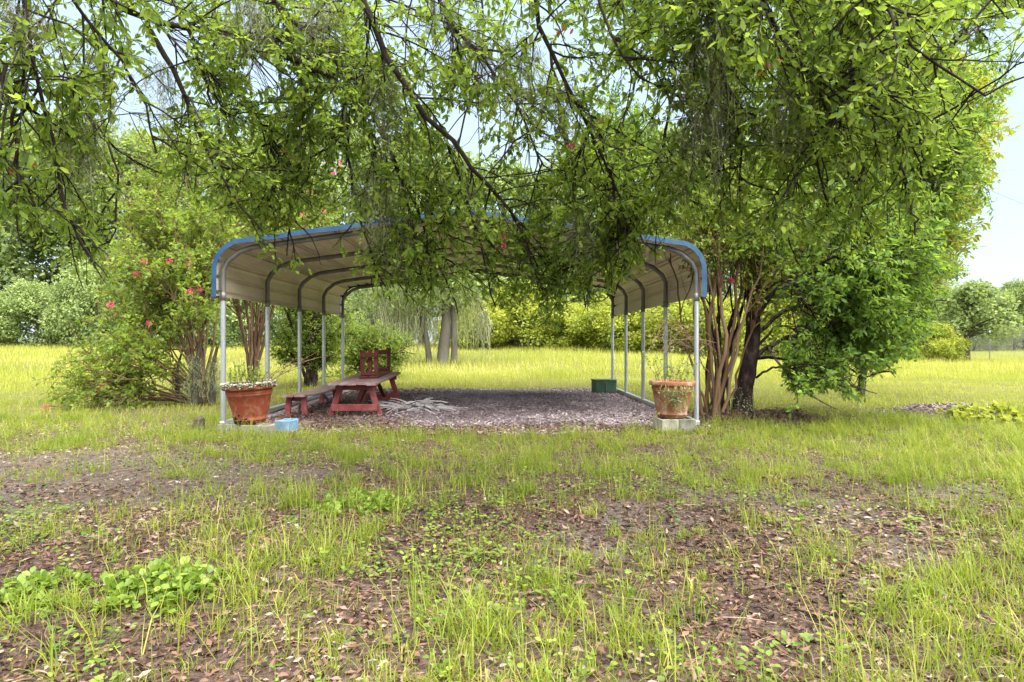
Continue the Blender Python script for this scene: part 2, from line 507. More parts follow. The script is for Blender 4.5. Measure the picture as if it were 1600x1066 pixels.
def make_ground():
    def axis(lo, hi, step, far_lo, far_hi):
        a = list(np.arange(lo, hi + 1e-6, step))
        d, s = hi, step
        while d < far_hi:
            s *= 1.22; d += s; a.append(d)
        d, s, b = lo, step, []
        while d > far_lo:
            s *= 1.22; d -= s; b.append(d)
        return np.array(b[::-1] + a)
    X = axis(-9, 9, .13, -900, 900)
    Y = axis(.6, 16, .13, -300, 1500)
    gx, gy = np.meshgrid(X, Y)
    x, y = gx.ravel(), gy.ravel()
    z = gz(x, y)
    g, sand, mul, bare = maps(x, y)
    z = z + .10 * blob(x, y, 1495, 650, .9, .7) + .10 * blob(x, y, 1165, 652, 1.1, .5)
    V = np.stack([x, y, z], -1)
    nx, ny = len(X), len(Y)
    i = np.arange(nx * ny).reshape(ny, nx)
    q = np.stack([i[:-1, :-1], i[:-1, 1:], i[1:, 1:], i[1:, :-1]], -1).reshape(-1, 4)
    me = bpy.data.meshes.new('ground')
    me.vertices.add(len(V)); me.loops.add(q.size); me.polygons.add(len(q))
    me.vertices.foreach_set('co', V.astype(np.float32).ravel())
    me.loops.foreach_set('vertex_index', q.astype(np.int32).ravel())
    me.polygons.foreach_set('loop_start', (np.arange(len(q)) * 4).astype(np.int32))
    me.polygons.foreach_set('use_smooth', np.ones(len(q), bool))
    for nm, v in (('sand', sand), ('mulch', mul), ('turf', np.clip((g - .55) * 1.0, 0, .9) * sstep(7.6, 9.5, y))):
        a = me.attributes.new(nm, 'FLOAT', 'POINT')
        a.data.foreach_set('value', v.astype(np.float32))
    me.update(calc_edges=True)
    me.materials.append(M['ground'])
    o = bpy.data.objects.new('ground', me)
    C.objects.link(o)
    tag(o, kind='structure')
    return o
make_ground()
def gtop(x, y):
    return gz(x, y) + .10 * blob(x, y, 1495, 650, .9, .7) + .10 * blob(x, y, 1165, 652, 1.1, .5)

# ------------------------------------------------------------------ carport
def profile():
    """roof line (x, z), left eave to right eave, measured from the front frame"""
    xl, xr, xm = PX0 - .055, PX1 + .055, (PX0 + PX1) / 2
    L = [(xl, 1.66), (xl, 2.02), (xl + .035, 2.14), (xl + .11, 2.24), (xl + .22, 2.31), (xm, 2.71)]
    Rr = [(xr - .22, 2.31), (xr - .11, 2.24), (xr - .035, 2.14), (xr, 2.02), (xr, 1.66)]
    return np.array(L + Rr)
def resample(P, step):
    d = np.concatenate([[0], np.cumsum(np.linalg.norm(np.diff(P, axis=0), axis=1))])
    n = max(2, int(round(d[-1] / step)) + 1)
    t = np.linspace(0, d[-1], n)
    return np.stack([np.interp(t, d, P[:, k]) for k in range(P.shape[1])], -1), t
def offset2(P, o):
    T = nrm(np.gradient(P, axis=0))
    Nn = np.stack([-T[:, 1], T[:, 0]], -1)
    return P + Nn * (o[:, None] if hasattr(o, '__len__') else o)

def carport():
    root = thing('carport', ((PX0 + PX1) / 2, (PY0 + PY1) / 2, 0), 'open metal carport with white ribbed roof, blue edge trim and steel posts', 'carport')
    prof = profile()
    ys = [PY0 + 1.525 * i for i in range(5)]
    for y in ys:
        for x in (PX0, PX1):
            b = MB()
            b.tubes([(x, y, -.05), (x, y, .6), (x, y, 1.2), (x, y, 1.78)], .031, 14)
            po = b.build('post', M['galv'], root, True)
            b = MB()                                     # swaged sleeve with bolts where the leg meets the bow
            b.tubes([(x, y, 1.60), (x, y, 1.603), (x, y, 1.70), (x, y, 1.703)], [[.031, .037, .037, .031]], 14)
            for dz in (.03, .075):
                sx = 1 if x < 0 else -1
                b.box((x + sx * .038, y, 1.60 + dz), (.014, .014, .014), bev=.004)
            b.build('sleeve', M['galv_dark'], po, True)
    inner = np.array([(PX0, 1.70), (PX0, 1.98), (PX0 + .06, 2.10), (PX0 + .20, 2.215), (PX0 + .36, 2.275), ((PX0 + PX1) / 2, 2.645),
                      (PX1 - .36, 2.275), (PX1 - .20, 2.215), (PX1 - .06, 2.10), (PX1, 1.98), (PX1, 1.70)])
    for y in ys:
        b = MB()
        b.tubes(np.stack([inner[:, 0], np.full(len(inner), y), inner[:, 1]], -1), .034, 10)
        b.build('roof_bow', M['galv_dark'], root, True)
    # panels run front to back, each with its ribs; the next one laps 6 mm over it
    P, t = resample(prof, .0125)
    tot = t[-1]
    npan = 11
    y0, y1 = PY0 - .12, PY1 + .15
    for k in range(npan):
        a, e = tot * k / npan, tot * (k + 1) / npan + (.02 if k < npan - 1 else 0)
        sel = (t >= a - .007) & (t <= e + .007)
        Q, tq = P[sel], t[sel]
        u = (tq - a) / (tot / npan)
        rib = np.zeros(len(u))
        for c0 in (.06, .36, .66):
            rib += .028 * (1 - sstep(.022, .045, np.abs(u - c0)))
        T = nrm(np.gradient(Q, axis=0))
        Nn = np.stack([-T[:, 1], T[:, 0]], -1)
        Q = Q + Nn * (.005 + .006 * (k % 2) + rib[:, None])
        if k > 0:                                # lower edge turned in: the dark line at every lap
            Q = np.concatenate([Q[:1] - Nn[:1] * .024, Q]); Nn = np.concatenate([Nn[:1], Nn])
        nn = len(Q)
        yy = np.linspace(y0, y1, 6)
        V = np.array([(q[0], y, q[1]) for y in yy for q in Q])
        V2 = V.copy(); V2[:, 0] += np.tile(Nn[:, 0], 6) * .0015; V2[:, 2] += np.tile(Nn[:, 1], 6) * .0015
        f = [(j * nn + i, j * nn + i + 1, (j + 1) * nn + i + 1, (j + 1) * nn + i) for j in range(5) for i in range(nn - 1)]
        b = MB(); b.add(V, f); b.add(V2, [q[::-1] for q in f])
        b.build('roof_panel', M['panel'], root, False)
    for y, dy, nm in ((y0 - .012, 1, 'front_trim'), (y1 + .012, -1, 'rear_trim')):
        Q = prof.copy()
        Q = np.concatenate([Q[:1] - [[0, .02]], Q[1:-1], Q[-1:] - [[0, .02]]])
        Q, _ = resample(Q, .13)
        o1, o2 = offset2(Q, .030), offset2(Q, -.022)
        nn = len(Q)
        V = np.concatenate([np.stack([o[:, 0], np.full(nn, yy), o[:, 1]], -1) for o, yy in
                            ((o2, y), (o1, y), (o1, y + dy * .13), (offset2(Q, .040), y + dy * .13), (offset2(Q, .040), y + dy * .006), (o2, y + dy * .006))])
        f = []
        for r in range(6):
            r2 = (r + 1) % 6
            for i in range(nn - 1):
                f.append((r * nn + i, r * nn + i + 1, r2 * nn + i + 1, r2 * nn + i))
        f.append(tuple(r * nn for r in range(6))); f.append(tuple(r * nn + nn - 1 for r in range(6))[::-1])
        V[:, 1] += .006 * np.sin(V[:, 0] * 5.1) ; V[:, 2] += .005 * np.sin(V[:, 0] * 7.7 + 1)
        b = MB(); b.add(V, f)
        b.build(nm, M['blue_trim'], root)
    for x in (PX0, PX1):
        b = MB()
        b.box((x, (PY0 + PY1) / 2, .045), (.062, PY1 - PY0 + .1, .062), bev=.008)
        b.build('base_rail', M['galv'], root)
carport()

# ------------------------------------------------------------------ wooden furniture
def plank(mb, x0, x1, y0, y1, z, th, sag=0, seed=0, n=7):
    """long board along y with slightly uneven edges and a sag"""
    r = np.random.default_rng(seed)
    V = []
    for i in range(n):
        u = i / (n - 1)
        y = y0 + (y1 - y0) * u
        dz = -sag * (1 - (2 * u - 1) ** 2) + r.normal(0, .0015)
        a, b_ = x0 + r.normal(0, .0015), x1 + r.normal(0, .0015)
        c = .006
        V += [(a + c, y, z + dz - th / 2), (b_ - c, y, z + dz - th / 2), (b_, y, z + dz - th / 2 + c), (b_, y, z + dz + th / 2 - c),
              (b_ - c, y, z + dz + th / 2), (a + c, y, z + dz + th / 2), (a, y, z + dz + th / 2 - c), (a, y, z + dz - th / 2 + c)]
    f = [(i * 8 + j, i * 8 + (j + 1) % 8, (i + 1) * 8 + (j + 1) % 8, (i + 1) * 8 + j) for i in range(n - 1) for j in range(8)]
    f.append(tuple(range(8))[::-1]); f.append(tuple((n - 1) * 8 + j for j in range(8)))
    mb.add(np.array(V), f)
def bar(a, b_, wx, wy, mat, name, parent, up=(0, 0, 1), bev=.005):
    """square timber from a to b"""
    a, b_ = np.array(a, float), np.array(b_, float)
    d = b_ - a
    L = np.linalg.norm(d); t = d / L
    ref = np.array((0, 1, 0)) if abs(t[1]) < .9 else np.array((1, 0, 0))
    u = nrm(np.cross(ref, t)); v = np.cross(t, u)
    m = MB()
    m.box((a + b_) / 2, (wx, wy, L), np.stack([u, v, t], -1), bev)
    return m.build(name, mat, parent)

def picnic_table():
    cx, y0, y1, z = -2.11, 9.08, 11.35, .475
    root = thing('picnic_table', (cx, (y0 + y1) / 2, 0), 'low red wooden picnic table with faded plank top under the carport', 'table')
    wpl = .131
    for k in range(5):
        b = MB()
        x = cx - 2.5 * (wpl + .007) + k * (wpl + .007)
        r = np.random.default_rng(k).normal(0, .012, 2)
        plank(b, x, x + wpl, y0 + r[0], y1 + r[1], z + .003 * (k % 2), .034, .006, k)
        for v in b.V: v[:, 2] += (v[:, 1] - y0) * .022
        b.build('plank', M['top_wood'], root)
    for y in (y0 + .22, y1 - .28):
        dz = (y - y0) * .022
        for s in (-1, 1):
            bar((cx + s * .20, y, z - .02 + dz), (cx + s * .37, y, -.03), .085, .042, M['red_wood'], 'leg', root)
        b = MB(); b.box((cx, y - .043, .125), (.66, .036, .10), bev=.006); b.build('crossbar', M['red_wood'], root)
        b = MB(); b.box((cx, y + .045, z - .062 + dz), (.60, .038, .085), bev=.006); b.build('top_batten', M['red_wood'], root)
    bar((cx + .05, y0 + .95, z - .03), (cx + .05, y0 + .30, .14), .06, .035, M['dark_red'], 'brace', root)
    bar((cx + .10, y1 - .95, z - .03), (cx + .10, y1 - .33, .14), .06, .035, M['dark_red'], 'brace', root)
    return root
picnic_table()
def bench():
    cx, y0, y1, z = -3.03, 9.36, 11.5, .285
    root = thing('garden_bench', (cx, (y0 + y1) / 2, 0), 'low red wooden bench beside the picnic table, seat sagging', 'bench')
    for k in range(2):
        b = MB()
        x = cx - .165 + k * .167
        plank(b, x, x + .160, y0 + .02 * k, y1, z, .034, .035, 20 + k)
        b.build('plank', M['top_wood'], root)
    for y in (y0 + .14, y1 - .2):
        for s in (-1, 1):
            bar((cx + s * .10, y, z - .021), (cx + s * .135, y, -.03), .085, .045, M['red_wood'], 'leg', root)
        b = MB(); b.box((cx, y + .044, z - .06), (.28, .036, .06), bev=.005); b.build('batten', M['red_wood'], root)
        bar((cx, y + .5 * (1 if y < 10 else -1), z - .05), (cx, y + .03 * (1 if y < 10 else -1), .04), .05, .035, M['top_wood'], 'brace', root)
bench()
def upturned_bench():
    cx, y0, y1 = -2.055, 9.92, 11.28
    zt = .475 + .017 + .9 * .022 + .012
    root = thing('upturned_bench', (cx, (y0 + y1) / 2, zt), 'dark red bench lying upside down with legs up on the table', 'bench')
    for k in range(2):
        b = MB(); plank(b, cx - .142 + k * .146, cx - .142 + k * .146 + .138, y0, y1, zt + .012, .03, 0, 40 + k)
        for v in b.V: v[:, 2] += (v[:, 1] - y0) * .022
        b.build('plank', M['dark_red'], root)
    for y in (y0 + .10, y1 - .14):
        dz = (y - y0) * .022
        b = MB(); b.box((cx, y, zt + .052 + dz), (.26, .05, .045), bev=.005); b.build('batten', M['dark_red'], root)
        for s in (-1, 1):
            bar((cx + s * .105, y, zt + .075 + dz), (cx + s * .112, y, zt + .42 + dz), .062, .045, M['dark_red'], 'leg', root)
        b = MB(); b.box((cx, y - .041, zt + .345 + dz), (.275, .034, .075), bev=.005); b.build('rail', M['dark_red'], root)
    bar((cx, y0 + .16, zt + .07), (cx, y0 + .16, zt + .43), .06, .04, M['dark_red'], 'brace', root)
upturned_bench()

# ------------------------------------------------------------------ blocks, pots, small things
def block(loc, size, rz, mat, label, group, holes=True, hdir='z', rx=0):
    """hollow concrete block: walls round two cores"""
    root_loc = np.array(loc, float)
    sx, sy, sz = size
    b = MB()
    t = .032
    Rm = rotz(rz) @ rotx(rx)
    def bx(c, s):
        b.box(root_loc + Rm @ np.array(c), s, Rm, .006)
    if hdir == 'z':
        bx((0, -sy / 2 + t / 2, sz / 2), (sx, t, sz)); bx((0, sy / 2 - t / 2, sz / 2), (sx, t, sz))
        for x in (-sx / 2 + t / 2, 0, sx / 2 - t / 2):
            bx((x, 0, sz / 2 - .002), (t, sy - 2 * t + .002, sz - .006))
    else:                                     # cores showing at the front
        bx((0, 0, t / 2), (sx, sy, t)); bx((0, 0, sz - t / 2), (sx, sy, t))
        for x in (-sx / 2 + t / 2, 0, sx / 2 - t / 2):
            bx((x, 0, sz / 2), (t, sy - .006, sz - 2 * t + .002))
    o = b.build('concrete_block', mat, None, False, origin=loc)
    tag(o, label, 'block', group)
    return o
GB = 'concrete blocks under the flower pots'
def g0(x, y): return gz1(x, y)
BZ = .155
block((-3.12, 7.50, g0(-3.12, 7.5) - .05), (.30, .19, .17), .1, M['concrete'], 'grey concrete block next to the left front post, under red pot', GB)
block((-2.78, 7.36, g0(-2.78, 7.36) - .06), (.33, .19, .185), -.12, M['concrete'], 'weathered grey concrete block under the right side of red pot', GB)
block((-2.56, 7.66, g0(-2.56, 7.66) - .035), (.18, .24, .185), -.2, M['blue_block'], 'light blue painted concrete block at the foot of red pot', GB)
block((1.985, 7.62, g0(1.985, 7.62) - .035), (.20, .40, .20), .03, M['pale_concrete'], 'whiter of the two pale blocks under dusty terracotta pot', GB)
block((2.20, 7.64, g0(2.2, 7.64) - .035), (.205, .40, .20), .0, M['concrete'], 'tan stained block nearest the post under dusty terracotta pot', GB)

def pot(loc, rt, rb, h, mat, label, tilt=(0, 0), crust=False):
    root = thing('flower_pot', loc, label, 'pot', 'large terracotta pots in front of the carport')
    Mr = rotx(tilt[0]) @ roty(tilt[1])
    lip = h * .12
    def rr(z): return rb + (rt * .93 - rb) * (z / h) ** .9
    prof = [(0.001, 0), (rb * .96, 0), (rb, .012)]
    for z, e in ((.07, 0), (.085, .010), (.105, .010), (.12, 0), (.2, 0), (.5, 0), (.70, 0), (.72, .008), (.745, .008), (.755, 0), (.78, .008), (.80, .008), (.815, 0), (.87, 0)):
        prof.append((rr(z * h) + e, z * h))
    b = MB(); b.lathe(prof, loc, 40, Mr); b.build('body', mat, root, True)
    b = MB()
    b.lathe([(rr(.865 * h) - .004, .865 * h), (rt * .985, .872 * h), (rt, .89 * h), (rt, .985 * h), (rt * .985, h), (rt * .90, h), (rt * .885, .97 * h), (rt * .87, .86 * h)], loc, 40, Mr)
    b.build('rim', mat if not crust else M['terracotta'], root, True)
    b = MB(); b.lathe([(.001, .93 * h), (rt * .5, .94 * h), (rt * .875, .90 * h)], loc, 32, Mr); b.build('soil', M['soil'], root, True)
    return root, Mr
LP = np.array((-2.93, 7.53, g0(-2.93, 7.5) + .13))
lp, LM = pot(LP, .292, .165, .455, M['terracotta'], 'red glazed terracotta pot with crusted rim, black stain near its base', (.02, -.05))
# pale crust of lichen and dead succulents round the rim
b = MB()
k = 900
a = rng.uniform(0, 2 * math.pi, k)
rr_ = .292 * rng.uniform(.86, 1.035, k)
zz = .455 * rng.uniform(.92, 1.035, k)
ctr = np.stack([rr_ * np.cos(a), rr_ * np.sin(a), zz], -1) @ LM.T + LP
oct_v = np.array([(1, 0, 0), (-1, 0, 0), (0, 1, 0), (0, -1, 0), (0, 0, 1), (0, 0, -1)], float)
oct_f = [(0, 2, 4), (2, 1, 4), (1, 3, 4), (3, 0, 4), (2, 0, 5), (1, 2, 5), (3, 1, 5), (0, 3, 5)]
sc = rng.uniform(.007, .021, (k, 1, 3))
b.add(ctr[:, None] + oct_v[None] * sc, oct_f, np.clip(rng.normal(.4, .22, k), 0, 1))
tag(b.build('crust', M['lichen'], lp, True), kind='stuff')
b = MB()                                       # black mould where the pot stands
k = 160
a = rng.normal(-2.3, .38, k); z = np.abs(rng.normal(0, .035, k)) + .004
r0 = .168 + z * .24
ctr = np.stack([r0 * np.cos(a), r0 * np.sin(a), z], -1) @ LM.T + LP
sc = rng.uniform(.006, .016, (k, 1, 1)) * np.array([1, 1, 1])
b.add(ctr[:, None] + oct_v[None] * sc, oct_f, rng.uniform(0, 1, k))
tag(b.build('mould', M['black_stain'], lp, True), kind='stuff')
RP = np.array((2.07, 7.66, g0(2.1, 7.64) + .166))
rp, RM = pot(RP, .272, .165, .44, M['terracotta_b'], 'dusty terracotta pot on pale blocks at the right front post', (-.01, .02))

# ------------------------------------------------------------------ leaves, twigs, strands
LEAF_V = np.array([(0, 0, 0), (-.17, .28, .05), (-.21, .64, .04), (0, 1, -.05), (.21, .64, .04), (.17, .28, .05)], float)
LEAF_F = [(0, 3, 2, 1), (0, 5, 4, 3)]
SML_V = np.array([(0, 0, 0), (.23, .45, .05), (0, 1, -.04), (-.23, .45, .05)], float)
SML_F = [(0, 1, 2), (0, 2, 3)]
FAR_V = np.array([(0, 0, 0), (.34, .35, .10), (.22, .85, -.05), (-.18, .95, .02), (-.36, .4, -.06)], float)
FAR_F = [(0, 1, 2), (0, 2, 3), (0, 3, 4)]
def frames(d, up):
    """rotation with columns side, axis, normal"""
    d = nrm(d)
    s = nrm(np.cross(d, up))
    n = np.cross(s, d)
    return np.stack([s, d, n], -1)
def put_leaves(mb, pos, d, up, size, tone, V=LEAF_V, F=LEAF_F, wid=1.0):
    Rm = frames(d, up)
    V = V * np.array([wid, 1, 1])
    mb.add(pos[:, None] + np.einsum('nij,kj->nki', Rm, V) * size[:, None, None], F, tone)
def rvec(n, r=None):
    r = r or rng
    return nrm(r.normal(0, 1, (n, 3)))
def smooth_path(pts, n=10):
    P = np.array(pts, float)
    d = np.concatenate([[0], np.cumsum(np.linalg.norm(np.diff(P[:, :3], axis=0), axis=1))])
    t = np.linspace(0, d[-1], n)
    Q = np.stack([np.interp(t, d, P[:, k]) for k in range(P.shape[1])], -1)
    for _ in range(2):
        Q[1:-1] = .25 * Q[:-2] + .5 * Q[1:-1] + .25 * Q[2:]
    return Q
def spawn(par, n, t0=.15, t1=1.0, L=(.4, .9), spread=1.0, lift=0.0, droop=.6, K=6, wob=.18, keep=None, wts=None):
    """n child branches on parents (N,P,3)"""
    Np, P, _ = par.shape
    ln = np.linalg.norm(np.diff(par, axis=1), axis=2).sum(1)
    if wts is not None: ln = ln * wts
    idx = rng.choice(Np, n, p=ln / ln.sum())
    t = rng.uniform(t0, t1, n) * (P - 1)
    i = np.minimum(t.astype(int), P - 2); fr = (t - i)[:, None]
    p0, p1 = par[idx, i], par[idx, i + 1]
    pos = p0 * (1 - fr) + p1 * fr
    tan = nrm(p1 - p0)
    d = nrm(tan + spread * rvec(n) + np.array((0, 0, lift)))
    seg = rng.uniform(*L, n)[:, None] * (1.15 - .4 * t[:, None] / (P - 1)) / (K - 1)
    out = [pos]
    for k in range(K - 1):
        pos = pos + d * seg
        d = nrm(d + np.array((0, 0, -droop / K)) + wob * rng.normal(0, 1, (n, 3)))
        out.append(pos)
    out = np.stack(out, 1)
    if keep is not None:
        out = out[keep(out)]
    return out
def leaves_on(mb, tw, per, size, tone=(.5, .2), V=LEAF_V, F=LEAF_F, wid=1.0, hang=.25, upb=.8, t0=.15, keep=None):
    Nt, P, _ = tw.shape
    n = Nt * per
    idx = np.repeat(np.arange(Nt), per)
    t = rng.uniform(t0, 1, n) ** .8 * (P - 1)
    i = np.minimum(t.astype(int), P - 2); fr = (t - i)[:, None]
    p0, p1 = tw[idx, i], tw[idx, i + 1]
    pos = p0 * (1 - fr) + p1 * fr
    tan = nrm(p1 - p0)
    d = nrm(tan * .6 + .9 * rvec(n) + np.array((0, 0, -hang)))
    up = nrm(np.array((0, 0, upb)) + .75 * rvec(n))
    s = rng.uniform(*size, n)
    tn = np.clip(rng.normal(tone[0], tone[1], n) + .12 * rng.normal(0, 1, Nt)[idx], 0, 1)
    if keep is not None:
        kk = keep(pos)
        pos, d, up, s, tn = pos[kk], d[kk], up[kk], s[kk], tn[kk]
    put_leaves(mb, pos, d, up, s, tn, V, F, wid)
STRAND_K = 7
def strands(mb, base, L, width=.004, spread=.05, wave=.03, tone=(.5, .2)):
    """hanging moss: wavy ribbons with side curls, base (n,3), L (n,)"""
    n = len(base)
    P = [base]
    off = rng.normal(0, spread, (n, 3)); off[:, 2] = 0
    wk = np.zeros((n, 2))
    for k in range(1, STRAND_K):
        u = k / (STRAND_K - 1)
        wk = wk * .8 + rng.normal(0, wave, (n, 2))
        P.append(base + off * u + np.stack([wk[:, 0], wk[:, 1], -L * u ** 1.1 * (1 + rng.normal(0, .05, n))], -1))
    P = np.stack(P, 1)
    sd = rvec(n); sd[:, 2] *= .1; sd = nrm(sd)
    wv = width * np.linspace(1, .35, STRAND_K)
    A = P + sd[:, None] * wv[None, :, None]
    B = P - sd[:, None] * wv[None, :, None]
    V = np.concatenate([A, B], 1)
    K = STRAND_K
    f = [(k, k + 1, K + k + 1, K + k) for k in range(K - 1)]
    tn = np.clip(rng.normal(tone[0], tone[1], n), 0, 1)
    mb.add(V, f, tn)
    return P
def moss_clump(mb, ctr, n, rad, L, width=.0018, curls=13):
    """a beard of moss round a point"""
    base = np.asarray(ctr) + rng.normal(0, rad, (n, 3)) * np.array((1, 1, .6))
    P = strands(mb, base, rng.uniform(L[0], L[1], n), width, .06, .032)
    if curls:
        m = n * curls
        idx = rng.integers(0, n, m); kk = rng.integers(0, STRAND_K - 1, m)
        p = P[idx, kk] + (P[idx, kk + 1] - P[idx, kk]) * rng.uniform(0, 1, (m, 1))
        d = rvec(m) + np.array((0, 0, -.6))
        put_leaves(mb, p, d, rvec(m), rng.uniform(.02, .055, m), np.clip(rng.normal(.5, .25, m), 0, 1), SML_V, SML_F, .10 if width < .004 else .2)
def flower_cluster(parent, ctr, rad=.06, n=46, label=None):
    b = MB()
    v = rvec(n)
    pos = np.asarray(ctr) + v * rad * rng.uniform(.25, 1, (n, 1)) * np.array((1, 1, .8))
    put_leaves(b, pos, v + .5 * rvec(n), rvec(n), rng.uniform(.5, .9, n) * rad * .75, rng.uniform(0, 1, n), LEAF_V, LEAF_F, 1.5)
    return tag(b.build('flower_cluster', M['petal'], parent, True), kind='stuff')
def taper(pts_r):
    P = np.array(pts_r, float)
    return P

class LeafPicker(MB):
    """collects leaves; the 300 that show largest become parts of their own, the rest one foliage part"""
    def finish(s, root, mat, nbig=300):
        k = len(LEAF_V)
        V = np.concatenate(s.V).reshape(-1, k, 3)
        T = np.concatenate(s.T).reshape(-1, k)[:, 0]
        px, py = proj(V)
        a = np.abs((px[:, 4] - px[:, 2]) * (py[:, 3] - py[:, 0]) - (px[:, 3] - px[:, 0]) * (py[:, 4] - py[:, 2]))
        inside = (px.min(1) > 0) & (px.max(1) < 1600) & (py.min(1) > 0) & (py.max(1) < 1066) & (V[:, 0, 1] > 1)
        order = np.argsort(-np.where(inside, a, -1))
        big, rest = order[:nbig], order[nbig:]
        meshes = []
        for i in range(6):
            b = MB(); b.add(LEAF_V, LEAF_F, (i + .5) / 6)
            o = b.build('leaf', mat, None, True); meshes.append(o.data)
            bpy.data.objects.remove(o)
        rl = np.array(world_loc(root))
        for j in big:
            v = V[j]
            y = (v[4] + v[2]) / 2 - v[0]; x = v[4] - v[2]
            L = np.linalg.norm(x) / .42
            x = x / np.linalg.norm(x); y = y - x * (x @ y); y = y / np.linalg.norm(y); z = np.cross(x, y)
            o = bpy.data.objects.new('leaf', meshes[min(5, int(T[j] * 6))])
            C.objects.link(o)
            o.parent = root
            mtx = np.eye(4); mtx[:3, :3] = np.stack([x, y, z], -1) * L; mtx[:3, 3] = v[0] - rl
            o.matrix_local = Matrix(mtx.tolist())
        b = MB(); b.add(V[rest], LEAF_F, T[rest])
        tag(b.build('foliage', mat, root, True), kind='stuff')

# ------------------------------------------------------------------ the overhanging oak whose boughs cross the top of the view
def low_edge(px):
    """lowest picture row the boughs reach, by column (their drip line)"""
    xs = [-400, 0, 60, 110, 170, 190, 215, 260, 300, 350, 380, 430, 470, 520, 570, 620, 700, 800, 860, 900, 960, 1000, 1040, 1100, 1180, 1300, 1420, 1500, 1560, 1600, 2000]
    ys = [380, 360, 390, 440, 455, 300, 240, 300, 330, 345, 360, 455, 420, 400, 440, 478, 478, 482, 520, 480, 455, 440, 400, 420, 420, 430, 400, 300, 150, 120, 120]
    return np.interp(px, xs, ys)
GAPS = [(205, 200, 26, 60), (275, 60, 22, 26), (410, 115, 26, 22), (725, 205, 24, 34), (760, 110, 26, 20), (840, 255, 30, 22), (1560, 120, 60, 70), (250, 155, 18, 40), (690, 75, 22, 16), (640, 40, 24, 14),
        (590, 62, 20, 14), (480, 385, 42, 20), (590, 345, 30, 10), (370, 400, 34, 40), (400, 440, 30, 30), (500, 362, 46, 12), (1075, 410, 30, 50), (1020, 372, 26, 10)]
def oak_keep(P):
    q = P[:, -1] if P.ndim == 3 else P
    px, py = proj(q)
    k = py < low_edge(px) + rng.normal(0, 14, len(px))
    for (x, y, a, b_) in GAPS:
        k &= ((px - x) / a) ** 2 + ((py - y) / b_) ** 2 > rng.uniform(.5, 1.3, len(px))
    return k
